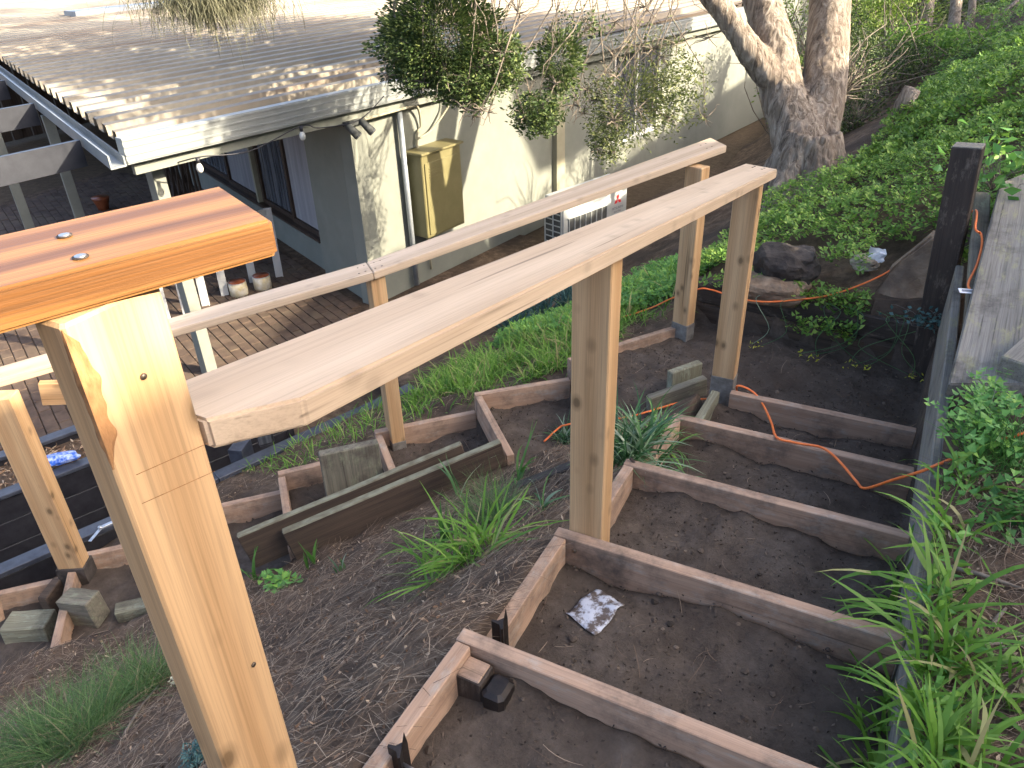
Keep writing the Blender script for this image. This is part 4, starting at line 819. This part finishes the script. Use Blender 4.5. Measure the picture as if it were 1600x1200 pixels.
def blob(c, r, n, shell=.55, seed=0, flat=1.0):
    g_ = np.random.default_rng(seed); d = g_.normal(size=(n, 3)); d /= np.linalg.norm(d, axis=1)[:, None]
    rad = (shell + (1 - shell) * g_.random(n) ** .5) * (1 + .22 * np.sin(d[:, 0] * 5 + seed) * np.sin(d[:, 1] * 6 + d[:, 2] * 4) + .1 * np.sin(d[:, 2] * 13 + seed * 2))
    return np.array(c)[None] + d * np.array(r)[None] * rad[:, None]
def twigs(start, targets, r0, seed=0, sag=.1, n=4):
    g_ = random.Random(seed); out = []
    for tg in targets:
        s = Vector(start); e = Vector(tg); mid_ = [s.lerp(e, f_) + Vector((g_.uniform(-1, 1), g_.uniform(-1, 1), g_.uniform(-.4, 1))) * (e - s).length * .09 for f_ in (.3, .6, .85)]
        P = [s] + mid_ + [e]; out.append((P, [r0, r0 * .8, r0 * .6, r0 * .45, r0 * .25]))
    return out
# the dense round clump left of centre, smaller ones, and the loose twiggy one by the window
clA = [(far(690, 55, 6.5), (.54, .5, .42), 15000), (far(770, 95, 6.5), (.30, .3, .26), 4200), (far(720, 130, 6.5), (.35, .3, .18), 3600), (far(745, 158, 6.45), (.14, .12, .12), 260), (far(650, 90, 6.5), (.3, .3, .32), 3400)]
clB = [(far(875, 95, 6.8), (.20, .2, .28), 2000), (far(838, 178, 6.8), (.25, .22, .2), 2200), (far(905, 40, 6.9), (.3, .2, .14), 300), (far(880, 130, 6.8), (.14, .14, .2), 300)]
clC = [(far(985, 165, 7.3), (.38, .3, .36), 1900), (far(1050, 140, 7.3), (.36, .3, .42), 2500), (far(950, 215, 7.3), (.24, .2, .28), 1500), (far(1000, 60, 7.3), (.5, .3, .2), 300), (far(935, 150, 7.3), (.2, .2, .25), 420)]
def foliage(name, cl, mat, L, W, seed, parent, shell=.5):
    P = np.concatenate([blob(c, r, n_, shell, seed + i) for i, (c, r, n_) in enumerate(cl)]); g_ = np.random.default_rng(seed); n_ = len(P)
    return bulk(name, leaves(P, g_.uniform(.7, 1.3, n_) * L, g_.uniform(.7, 1.3, n_) * W, up=.1, seed=seed), mat, parent, cl[0][0])
lim = limbs[2][0]
o = foliage('foliage', clA, 'bushleaf', .040, .017, 11, tree, .35); o['label'] = 'dense dark round clump of leaves hanging in front of the roof'
o = foliage('foliage', clB, 'bushleaf', .040, .017, 21, tree, .2); o = foliage('foliage', clC, 'oliveleaf', .040, .015, 31, tree, .1)
tw = []
g_ = random.Random(5)
for cl, anchors, k_, rr in ((clA, [lim[7], lim[6]], 8, .016), (clB, [lim[6], lim[5]], 4, .012), (clC, [lim[5], lim[4]], 5, .012)):
    for c_, r_, _ in cl:
        for q in range(k_):
            e = Vector(c_) + Vector((g_.gauss(0, .45) * r_[0], g_.gauss(0, .45) * r_[1], g_.gauss(.1, .45) * r_[2])); s_ = anchors[q % 2] + Vector((g_.uniform(-.2, .2), g_.uniform(-.2, .2), 0))
            tw += twigs(s_, [e], rr * g_.uniform(.4, 1), seed=g_.randint(0, 9999))
            for j in range(10):
                dd = Vector((g_.gauss(0, 1), g_.gauss(0, 1), g_.gauss(0, .9))).normalized() * g_.uniform(.10, .3) * max(.6, r_[0] * 2); tw += twigs(e, [e + dd], .0058, seed=g_.randint(0, 9999))
tubes('branches', tw, 'twig', tree, tree.location, 5)
# crown above the picture, which dapples the roof
cr = []
g_ = random.Random(12)
for k in range(116):
    c_ = Vector((g_.uniform(-5.0, -1.2), g_.uniform(6.0, 13.5), g_.uniform(1.9, 4.0) if k < 80 else g_.uniform(5.0, 7.5))); cr.append((c_, (g_.uniform(.4, .8), g_.uniform(.4, .9), g_.uniform(.25, .5)), 640))
for k in range(46):  # extra high clumps added to shade the far part of the roof
    cr.append((Vector((g_.uniform(-5.0, -.8), g_.uniform(8, 18), g_.uniform(6.0, 10.0))), (g_.uniform(.6, 1.1), g_.uniform(.6, 1.2), g_.uniform(.35, .6)), 640))
foliage('crown', cr, 'bushleaf', .095, .045, 41, tree, .1)
tubes('branches', sum([twigs(limbs[k % 3][0][-2 if k % 3 < 2 else 6], [c_], .035, seed=k) for k, (c_, _, _) in enumerate(cr)], []), 'bark', tree, tree.location, 6)
# drooping needle foliage hung over the roof
so_ = [lim[9]]; P = []
nS = 4200; g2 = np.random.default_rng(3)
cS = far(325, -18, 6.0); P0 = np.array(cS)[None] + np.stack([g2.normal(0, .24, nS), g2.normal(0, .2, nS), g2.normal(0, .09, nS)], 1)
ax_ = np.array(R[:, 0]); P0 = np.array(cS)[None] + ax_[None] * g2.normal(0, .22, nS)[:, None] + np.stack([np.zeros(nS), g2.normal(0, .15, nS), g2.normal(0, .08, nS)], 1)
az = g2.uniform(0, 6.283, nS); Ls = g2.uniform(.16, .34, nS); Ls[:60] *= 1.7
o = bulk('needle_foliage', ribbons(P0, az, g2.uniform(1.3, 2.3, nS), g2.uniform(.5, 1.3, nS), Ls, np.full(nS, .0042), 4, taper=.6), 'sheoak', tree, cS)
o['label'] = 'drooping grey green needle foliage hanging over the roof'
tubes('branches', [([lim[9], cS + Vector((0, 0, .2)), cS], [.03, .02, .01])] + twigs(cS + Vector((0, 0, .1)), [Vector(P0[i]) for i in range(0, 60)], .006, 3), 'twig', tree, cS, 5)

# ------------------------------------------------------------------ background shrubs, stems and posts beyond the tree
def shrub(name, px_, py_, d, r, n, mat, label, L=.06, W=.025, seed=0, twn=40, cat='shrub'):
    c = far(px_, py_, d); base = Vector((c.x, c.y, gz(c.x, c.y))); root = empty(name, base, label, cat)
    lobes = [(c, r, n // 3)]; g_ = random.Random(seed)
    for k in range(7):
        v_ = Vector((g_.gauss(0, .6) * r[0], g_.gauss(0, .6) * r[1], g_.gauss(0, .55) * r[2])); lobes.append((c + v_, tuple(q * g_.uniform(.3, .55) for q in r), n // 10))
    foliage('leaves', lobes, mat, L, W, seed, root, .25)
    tl = twigs(base, [c + Vector((g_.gauss(0, .5) * r[0], g_.gauss(0, .5) * r[1], g_.gauss(0, .5) * r[2])) for _ in range(twn)], .012, seed)
    tubes('stems', tl, 'twig', root, base, 5); return root
shrub('dark_shrub', 1400, 150, 11.5, (1.0, .8, .75), 9000, 'bushleaf', 'dark dense shrub behind the tree, nearest the clover bank', .05, .02, 51)
shrub('dark_shrub', 1335, 200, 10.2, (.55, .5, .75), 5000, 'bushleaf', 'low dark shrub just right of the tree trunk', .045, .02, 52)
shrub('bright_shrub', 1375, 45, 14, (1.3, 1.0, .8), 6000, 'sunleaf', 'sunlit yellow green shrub at the top beside the tree', .07, .03, 53)
shrub('bright_shrub', 1440, 85, 13.2, (.8, .8, .6), 4500, 'sunleaf', 'sunlit twiggy shrub above the dark dense one', .06, .028, 54, 60)
shrub('dark_shrub', 1248, 60, 11, (.55, .5, 1.0), 3800, 'sunleaf', 'green shrub showing between the forked trunks', .055, .025, 55)
shrub('leafy_bush', 1540, 95, 11.5, (1.2, .8, .45), 7000, 'clover', 'mid green bush on the bank below the grey posts', .06, .035, 56)
shrub('leafy_bush', 1590, 40, 14, (1.4, 1.0, .6), 5000, 'bushleaf', 'dark bush in the upper right corner', .07, .03, 57)
shrub('far_bush', 1300, -20, 19, (3.0, 1.5, 1.6), 6000, 'bushleaf', 'far dark bush closing the view behind the tree', .14, .07, 58)
shrub('far_bush', 1520, -20, 20, (3.2, 1.5, 1.5), 6000, 'bushleaf', 'far dark bush closing the view behind the grey posts', .14, .07, 59)
shrub('far_bush', 1420, 20, 17, (2.0, 1.0, 1.2), 5000, 'oliveleaf', 'far olive bush between the two dark far ones', .10, .05, 60)
dt = empty('dead_shrub', far(1350, 130, 10.8), 'tangle of bare grey dead twigs right of the tree', 'dead shrub'); g_ = random.Random(9); tl = []
for (a0, b0, d0, sp, nn_) in ((1345, 110, 10.7, .5, 60), (1420, 60, 12.5, .6, 50), (1320, 110, 9.5, .4, 40), (1500, 110, 11, .6, 40)):
    c_ = far(a0, b0, d0); bs_ = Vector((c_.x, c_.y, gz(c_.x, c_.y)))
    tl += twigs(c_ - Vector((0, 0, .3)), [c_ + Vector((g_.gauss(0, sp), g_.gauss(0, sp), g_.gauss(.1, sp * .6))) for _ in range(nn_)], .011, g_.randint(0, 999)); tl += twigs(bs_, [c_] * 3, .03, a0)
tubes('twigs', tl, 'twig', dt, dt.location, 5)
for k, (pts, rad, lab) in enumerate((([(1470, 150, 12), (1478, 100, 12), (1490, 40, 12), (1500, -60, 12)], .13, 'leaning grey stem right of the dark dense shrub'), ([(1490, 150, 12.2), (1510, 90, 12.2), (1520, 0, 12.2), (1525, -70, 12)], .08, 'thin forked grey stem beside the leaning one'), ([(1508, 85, 12), (1545, 45, 11.9), (1590, 0, 11.8)], .05, 'crooked brown branch rising to the upper right corner'), ([(1445, 60, 14), (1450, 10, 14), (1455, -60, 14)], .14, 'pale stem behind the sunlit twiggy shrub'))):
    P = px(pts); 
    if k != 2: P[0] = Vector((P[0].x, P[0].y, gz(P[0].x, P[0].y) - .1))
    tt_ = tubes('sapling_tree', [(spline(P, 5), list(np.linspace(rad, rad * .55, 5 * (len(P) - 1) + 1)))], 'bark', None, P[0], 12); tag(tt_, lab, 'tree', 'saplings behind the tree')
for k, (a0, b0, d0) in enumerate(((1535, 45, 15), (1555, 40, 15.5))):
    p = far(a0, b0, d0); zg = gz(p.x, p.y); f_ = upright('fence_post', (p.x, p.y, min(zg, p.z) - .2), (p.x + .05, p.y, 1.9), .16, .1, 'lichen' if k else 'greyplank', None, yaw=.3); tag(f_, ('pale lichened' if k else 'silver grey') + ' old fence post standing behind the bank bush', 'post', 'old fence posts')
stp = onground(1405, 195); sto = tubes('tree_stump', [([stp - Vector((0, 0, .1)), stp + Vector((0, 0, .2)), stp + Vector((.05, 0, .36))], [.10, .09, .085])], 'bark', None, stp, 14); tag(sto, 'short grey stump at the left edge of the clover bank', 'stump')

# ------------------------------------------------------------------ ground plants
def scatter(poly, n, seed, keep=None):
    g_ = np.random.default_rng(seed); P = np.array(poly); lo, hi = P.min(0), P.max(0); out = np.zeros((0, 2))
    while len(out) < n:
        q = g_.uniform(lo, hi, (n * 2, 2)); q = q[inpoly(q[:, 0], q[:, 1], poly)]
        if keep is not None: q = q[keep(q[:, 0], q[:, 1], g_)]
        out = np.r_[out, q]
    out = out[:n]; z = ground(out[:, 0], out[:, 1])[0]; return np.c_[out, z]
BANK = [(-1.35, 5.45), (-1.6, 5.9), (-1.5, 6.8), (-1.35, 7.5), (-.6, 8.4), (-.45, 9.6), (-.3, 12), (.1, 16), (3.5, 16), (3.5, 6.5), (1.2, 5.3), (.38, 5.25), (.2, 5.22), (-.2, 5.28)]
kb = lambda x, y, g_: (np.hypot(x + 1.08, y - 8.23) > .45) & (g_.random(len(x)) < np.clip(1.35 - (y - 5.3) / 9, .25, 1)) & ~((np.hypot(x + .72, y - 5.6) < .28)) & ~((x > -.22) & (x < .26) & (y < 5.75)) & (vnoise(x, y, 1.7, 21) + .5 * vnoise(x, y, 5, 22) > -.33)
P = scatter(BANK, 30000, 1, kb); hgt = .05 + .11 * RNG.random(len(P)) + .2 * np.clip(vnoise(P[:, 0], P[:, 1], 2.1, 23) + .2, 0, 1) + .1 * vnoise(P[:, 0], P[:, 1], 6, 24); P[:, 2] += hgt
o = bulk('clover_bank', clover(P, .026 + .02 * (vnoise(P[:, 0], P[:, 1], 1.3, 25) + .5), .45, 2), 'clover'); tag(o, 'green clover covering the bank above the landing', 'clover'); o['kind'] = 'stuff'
P = scatter([(-1.3, 5.22), (-.2, 5.3), (-.15, 5.15), (-.2, 5.05), (-.5, 5.05), (-.8, 5.15)], 360, 5); P[:, 2] = -.56 + RNG.random(len(P)) * .14 - .18 * (P[:, 1] < 5.12)
o = bulk('trailing_clover', clover(P, .032, .5, 6), 'clover'); tag(o, 'clover spilling over the dark landing sleepers', 'clover'); o['kind'] = 'stuff'
g_ = random.Random(2); tl = []
for k in range(12):
    a = Vector((g_.uniform(-.75, .1), 5.12, -.5)); tl.append((spline([a, a + Vector((g_.uniform(-.15, .15), -.08, -.02)), a + Vector((g_.uniform(-.2, .2), -.14, -.2)), a + Vector((g_.uniform(-.3, .3), -.17, -.33))], 5), .0022))
st_ = empty('clover_stalks', (-.3, 5.1, -.55), 'pale trailing stalks with yellow buds hanging over the landing sleepers', 'stalks'); tubes('stalk', tl, 'strap', st_, st_.location, 4)
Pb = np.array([tuple(q[0][-1]) for q in tl for _ in range(5)]) + RNG.normal(0, .012, (60, 3)); bulk('bud', leaves(Pb, .03, .01, 0, 4), 'yellow', st_, st_.location)
def clump(name, pos, n, L, W, mat, label, cat='grass tuft', spread=.08, lean=(.1, .9), curl=(.4, 1.4), seed=0, segs=5, group=None, azr=(0, 6.283), flow=None):
    g_ = np.random.default_rng(seed); pos = Vector(pos); a = g_.uniform(*azr, n) + .8 * np.sin(g_.uniform(0, 6.283)) ; rr = spread * np.sqrt(g_.random(n)); th = g_.uniform(0, 6.283, n)
    P0 = np.array(pos)[None] + np.stack([rr * np.cos(th), rr * np.sin(th), np.zeros(n)], 1); P0[:, 2] = ground(P0[:, 0], P0[:, 1])[0] - .01 if flow is None else P0[:, 2]
    vf = ribbons(P0, a, g_.uniform(*lean, n), g_.uniform(*curl, n), (.35 + .85 * g_.random(n) ** .7) * L, (.45 + .75 * g_.random(n)) * W, segs, azc=g_.normal(0, .6, n), twist=a + math.pi / 2 + g_.normal(0, .7, n))
    o = bulk(name, vf, mat, None, pos); tag(o, label, cat, group); return o
# grass strip below the lower flight
STRIP = [(-1.5, 5.15), (-2.0, 4.36), (-2.48, 3.88), (-2.75, 3.62), (-3.2, 4.0), (-3.35, 4.9), (-3.0, 5.7), (-2.3, 6.4), (-1.7, 6.3)]
P = scatter(STRIP, 8200, 8, lambda x, y, g_: g_.random(len(x)) < np.clip(.5 + 1.5 * vnoise(x, y, 2.6, 31) + .8 * vnoise(x, y, 7, 32), .03, 1)); n = len(P)
o = bulk('grass_strip', ribbons(P, RNG.uniform(0, 6.283, n), RNG.uniform(.05, .9, n), RNG.uniform(.3, 1.7, n), .06 + .24 * RNG.random(n) ** 1.8, RNG.uniform(.004, .012, n), 4, azc=RNG.normal(0, .6, n)), 'grass'); tag(o, 'bright green grass along the outer side of the lower flight', 'grass'); o['kind'] = 'stuff'
P = scatter([(-1.45, 5.4), (-1.4, 6.4), (-2.2, 7.2), (-3.2, 6.6), (-3.3, 5.4), (-2.2, 5.3)], 3500, 18); P[:, 2] += RNG.uniform(.03, .14, len(P))
o = bulk('weed_cover', clover(P, .036, .4, 9), 'clover2'); tag(o, 'leafy weeds among the grass beyond the lower handrail', 'weeds'); o['kind'] = 'stuff'
P = scatter([(-2.7, 3.75), (-3.1, 3.4), (-3.45, 3.0), (-4.0, 2.95), (-3.65, 4.1), (-3.2, 4.1)], 420, 19); n = len(P)
o = bulk('sparse_grass', ribbons(P, RNG.uniform(0, 6.283, n), RNG.uniform(.1, .9, n), RNG.uniform(.3, 1.3, n), RNG.uniform(.06, .18, n), RNG.uniform(.005, .010, n), 4), 'grass'); tag(o, 'sparse grass on the litter above the black edging', 'grass'); o['kind'] = 'stuff'
for k, (a0, b0) in enumerate(((845, 500), (890, 480), (800, 515), (870, 455))):
    p = onground(a0, b0); clump('blue_flax', p, 190, .42, .016, 'bluegreen', ('leftmost', 'rightmost', 'lowest', 'topmost')[(2, 1, 0, 3)[k]] + ' of the blue green flax clumps on the slope below the long rail', 'plant', .14, (.05, .8), (.2, .9), 60 + k, group='blue green flax clumps')
# tufts between the flights
p = onground(742, 868); clump('bright_tuft', p, 120, .36, .013, 'grass', 'bright green arching grass tuft on the litter between the flights', spread=.13, lean=(.1, 1.0), curl=(.7, 1.9), seed=71)
p = onground(690, 905); clump('bright_tuft', p, 55, .30, .013, 'grass', 'smaller flopped bright grass tuft below the arching one', spread=.07, lean=(.5, 1.3), curl=(.6, 1.4), seed=72)
p = onground(770, 810); clump('fine_tuft', p, 520, .30, .0026, 'fine', 'fine wispy grey green tuft behind the bright arching tuft', spread=.09, lean=(.2, 1.3), curl=(.2, .8), seed=73)
p = onground(985, 712); clump('strappy_clump', p, 300, .34, .013, 'strap', 'glossy dark strappy clump beside the middle post', 'plant', .12, (.1, 1.0), (.4, 1.4), 74)
p = onground(1035, 672); clump('strappy_clump', p, 70, .2, .009, 'clover2', 'small pale green tuft at the edge of the strappy clump', 'plant', .07, (.2, 1.0), (.4, 1.4), 75)
p = onground(880, 690); clump('strappy_clump', p, 60, .2, .011, 'strap', 'small strappy tuft left of the middle post', 'plant', .06, (.3, 1.1), (.4, 1.2), 76)
for k, (a0, b0, n_, L_, lab) in enumerate(((487, 885, 9, .17, 'upright bulb shoots at the foot of the front sleeper'), (533, 893, 6, .10, 'short bulb shoots right of the upright ones'), (812, 752, 8, .34, 'tall flat bulb leaves with drooping tips behind the fine tuft'), (722, 775, 5, .36, 'bent tall bulb leaf in front of the sleepers'), (700, 850, 8, .24, 'dark bulb shoots left of the arching tuft'), (845, 800, 7, .26, 'curled bulb leaves right of the arching tuft'), (400, 905, 6, .26, 'dark bulb shoots close to the large near post'))):
    p = onground(a0, b0); clump('bulb_shoots', p, n_, L_, .016, 'grassd' if k in (0, 2, 4, 6) else 'strap', lab, 'shoots', .03, (.02, .3), (.1, .5) if k in (0, 1, 4) else (.5, 2.2), 80 + k, 6, group='bulb shoots')
p = onground(445, 915); P = np.array(p)[None] + np.c_[RNG.normal(0, .06, 26), RNG.normal(0, .04, 26), RNG.uniform(.01, .05, 26)]; o = bulk('lobed_weed', clover(P, .045, .3, 12), 'clover2', None, p); tag(o, 'low lobed pale green weed beside the large near post', 'weed'); o['kind'] = 'stuff'
for k, (a0, b0, n_, L_, sp_) in enumerate(((120, 1160, 1500, .30, .15), (215, 1080, 900, .26, .13), (40, 1185, 600, .28, .13))):
    p = onground(a0, b0); clump('fine_grass', p, n_, L_, .0026, 'fine', ('large fine bladed grass tuft at the lower left', 'upper fine bladed tuft touching the large near post', 'fine bladed tuft in the lower left corner')[k], 'grass tuft', sp_, (.05, 1.0), (.3, 1.4), 90 + k, 5, 'fine bladed tufts')
p = onground(281, 1075); P = np.array(p)[None] + RNG.normal(0, .012, (46, 3)) + np.array([0, 0, .05]); o = bulk('cream_flower', leaves(P, .016, .012, .4, 5), 'petal', None, p); tag(o, 'small cream flower head at the edge of the near post', 'flower')
tubes('stalk', [([p - Vector((0, 0, .02)), p + Vector((0, 0, .05))], .002)], 'strap', o, p, 4)
p = onground(312, 1192); P = blob(p + Vector((0, 0, .03)), (.05, .05, .045), 420, .2, 4); o = bulk('grey_succulent', leaves(P, .02, .006, .5, 6), 'bluegreen', None, p); tag(o, 'small grey green succulent at the bottom beside the near post', 'plant')
# right hand side of the steps
for k, (x, y, n_, L_, lab) in enumerate(((.29, 2.02, 75, .30, 'broad bladed grass tuft overhanging the third step'), (.31, 1.80, 80, .28, 'broad bladed grass tuft overhanging the muddy second step'), (.28, 1.50, 95, .26, 'broad bladed grass tuft at the lower right overhanging the nearest riser'), (.40, 1.42, 60, .24, 'broad bladed tuft in the lower right litter'), (.30, 2.35, 45, .26, 'thin grass tuft below the orange cord'), (.33, 1.27, 90, .24, 'broad bladed tuft cut by the bottom edge'), (.30, 2.62, 34, .2, 'small grass tuft on the grey board below the near clover'), (.46, 1.72, 40, .2, 'short broad bladed tuft standing back in the right litter'), (.27, 1.66, 50, .2, 'low broad bladed tuft hanging over the grey board'))):
    clump('broad_grass', (x, y, gz(x, y)), n_, L_, .017, 'grass', lab, 'grass tuft', .09, (.05, 1.3), (.2, 2.0), 100 + k, 6, 'broad bladed tufts beside the steps')
P = np.c_[RNG.normal(.40, .06, 260), RNG.normal(2.95, .14, 260), np.zeros(260)]; P[:, 2] = -.02 + RNG.uniform(.02, .2, 260)
o = bulk('near_clover', clover(P, .030, .4, 13), 'clover2', None, (.4, 2.95, 0)); tag(o, 'pale green clover clump beside the grey retaining board', 'clover'); o['kind'] = 'stuff'
tubes('stalk', [([Vector((.40 + (q[0] - .4) * .3, 2.95 + (q[1] - 2.95) * .4, -.06)), Vector(q)], .0012) for q in P[::3]], 'strap', o, (.4, 2.95, 0), 4)
clump('deep_tuft', (.47, 2.80, 0), 220, .24, .004, 'grassd', 'dark fine grass behind the near clover clump', 'grass tuft', .1, (.1, .7), (.3, 1.0), 120)
P = np.c_[RNG.normal(.50, .08, 60), RNG.normal(2.52, .1, 60), RNG.uniform(.0, .08, 60)]; o = bulk('round_leaf_weed', clover(P, .034, .5, 14), 'grassd', None, (.5, 2.5, 0)); tag(o, 'dull round leaved weed under the orange cord at the right', 'weed'); o['kind'] = 'stuff'
P = np.array(at(1450, 500, -.40))[None] + np.c_[RNG.normal(0, .11, 90), RNG.normal(0, .04, 90), RNG.normal(0, .035, 90)]; o = bulk('small_leaf_sprig', leaves(P, .034, .022, .2, 15), 'bluegreen', None, at(1450, 500, -.4)); tag(o, 'sprig of small round blue green leaves in front of the dark post', 'plant'); o['kind'] = 'stuff'
tubes('stem', twigs(at(1475, 520, -.5), [Vector(q) for q in P[::6]], .003, 4), 'twig', o, at(1450, 500, -.4), 4)
P = np.array(at(1555, 255, .42))[None] + np.c_[RNG.normal(0, .13, 70), RNG.normal(0, .2, 70), RNG.normal(0, .09, 70)]; o = bulk('broad_weed', leaves(P, .09, .06, .3, 16), 'clover2', None, at(1555, 255, .35)); tag(o, 'broad leaved pale weed beside the top of the wide grey plank', 'weed'); o['kind'] = 'stuff'
tubes('stem', twigs(at(1550, 300, .25), [Vector(q) for q in P[::5]], .004, 6), 'twig', o, at(1555, 255, .35), 4)

# ------------------------------------------------------------------ litter
MUL = [(-.93, .1), (-.93, 1.2), (-.93, 2.6), (-1.0, 3.6), (-1.3, 3.55), (-1.85, 3.12), (-2.72, 2.1), (-3.3, 1.55), (-4.0, 1.1), (-3.6, .2)]
STR2 = [(-1.55, 5.0), (-2.0, 4.36), (-3.0, 3.38), (-3.9, 2.45), (-4.02, 2.85), (-3.6, 4.1), (-3.3, 5.0), (-2.2, 6)]
RGT = [(.30, .8), (.30, 2.7), (.5, 3.1), (1.3, 3.2), (1.3, .8)]
lst = []
for poly, n, sd, az0, azs in ((MUL, 21000, 31, .9, .9), (STR2, 3500, 32, .6, 1.6), (RGT, 6500, 33, .4, 1.6)):
    P = scatter(poly, n, sd); P[:, 2] += RNG.uniform(.001, .016, n); a = az0 + .9 * np.sin(P[:, 0] * 3.1 + P[:, 1] * 1.7) + RNG.normal(0, azs, n)
    gx1 = (ground(P[:, 0] + .02 * np.cos(a), P[:, 1] + .02 * np.sin(a))[0] - ground(P[:, 0], P[:, 1])[0]) / .02
    ln = np.pi / 2 - np.arctan(np.clip(gx1, -1.2, 1.2)) - RNG.uniform(-.02, .16, n)
    lst.append(ribbons(P, a, ln, RNG.uniform(-.1, .25, n), RNG.uniform(.05, .17, n), RNG.uniform(.0010, .0024, n), 3, azc=RNG.normal(0, .6, n), taper=.5))
o = bulk('needle_litter', merge(lst), 'needle'); tag(o, 'brown fallen needles covering the banks beside the steps', 'leaf litter'); o['kind'] = 'stuff'
lst = []
for poly, n, sd in ((MUL, 6500, 41), (STR2, 1500, 42), (RGT, 4200, 43)):
    P = scatter(poly, n, sd); P[:, 2] += .006; lst.append(leaves(P, RNG.uniform(.008, .034, n), RNG.uniform(.004, .012, n), .0, sd))
o = bulk('bark_litter', merge(lst), 'chip'); tag(o, 'small bark chips scattered through the needle litter', 'bark chips'); o['kind'] = 'stuff'
TRD = [(-.86, .5), (.24, .5), (.24, 5.05), (-1.3, 5.2), (-1.38, 4.9), (-1.85, 4.2), (-2.85, 3.24), (-3.3, 2.75), (-2.8, 2.3), (-1.9, 3.2), (-1.2, 3.8), (-.86, 3.8)]
def inbox(x, y, g_): return ground(x, y)[1][:, 0] > .5
P = scatter(TRD, 9000, 51, inbox); n = len(P); P[:, 2] += .002
o = bulk('soil_crumbs', leaves(P, RNG.uniform(.004, .018, n), RNG.uniform(.004, .012, n), .4, 52), 'crumb'); tag(o, 'loose soil crumbs on the dug steps and landing', 'soil'); o['kind'] = 'stuff'
P = scatter(TRD, 900, 57, inbox); bm = bmesh.new(); bmesh.ops.create_icosphere(bm, subdivisions=1, radius=1); bv_ = np.array([v_.co[:] for v_ in bm.verts]); bf2 = np.array([[q.index for q in f_.verts] for f_ in bm.faces]); bm.free()
sz_ = .003 + .013 * RNG.random(len(P)) ** 3; V = bv_[None] * (1 + RNG.normal(0, .22, (len(P), len(bv_), 1))) * sz_[:, None, None] * np.array([1, 1, .7]) + P[:, None]
o = bulk('soil_clods', (V.reshape(-1, 3), (bf2[None] + (np.arange(len(P)) * len(bv_))[:, None, None]).reshape(-1, 3)), 'crumb'); tag(o, 'rounded clods and little stones on the dug soil', 'clods'); o['kind'] = 'stuff'
P = scatter(TRD, 420, 53, inbox); n = len(P); P[:, 2] += .006
o = bulk('root_threads', ribbons(P, RNG.uniform(0, 6.283, n), RNG.uniform(1.2, 1.6, n), RNG.uniform(-.3, .5, n), RNG.uniform(.04, .16, n), RNG.uniform(.001, .0022, n), 5, azc=RNG.normal(0, 1.4, n), taper=.5), 'needle'); tag(o, 'thin roots and needles lying on the dug soil', 'roots'); o['kind'] = 'stuff'
P = scatter([(.27, 1.2), (.27, 2.8), (.40, 2.8), (.36, 1.2)], 150, 61); P[:, 2] += RNG.uniform(.01, .07, len(P))
o = bulk('low_weeds', leaves(P, RNG.uniform(.03, .075, len(P)), RNG.uniform(.012, .026, len(P)), .35, 62), 'clover2'); tag(o, 'low broad leaved weeds along the edge of the grey board', 'weeds'); o['kind'] = 'stuff'
for k, (a0, b0, a1, b1, lab) in enumerate(((1505, 1020, 1575, 1008, 'short broken grey stick in the litter at the right'), (1462, 885, 1600, 925, 'long thin brown stick in the litter below the orange cord'), (1545, 985, 1570, 955, 'small pale forked stick above the short broken one'))):
    p, q = onground(a0, b0), onground(min(a1, 1598), b1); o = tubes('stick', [([p + Vector((0, 0, .012)), p.lerp(q, .5) + Vector((0, 0, .02)), q + Vector((0, 0, .012))], [.008, .007, .004])], 'twig', None, p, 7); tag(o, lab, 'stick')
p, q = at(985, 716, -.305), at(1025, 765, -.44); o = tubes('stick', [([p, p.lerp(q, .5), q], [.007, .008, .005])], 'sleeper', None, p, 7); tag(o, 'dark stick resting over the corner of the third riser', 'stick')
p, q = onground(195, 1150), onground(250, 1075); tubes_ = tubes('stick', [([p + Vector((0, 0, .01)), p.lerp(q, .5) + Vector((0, 0, .03)), q + Vector((0, 0, .02))], [.006, .005, .003])], 'twig', None, p, 6); tag(tubes_, 'grey stick lying beside the fine grass at the lower left', 'stick')
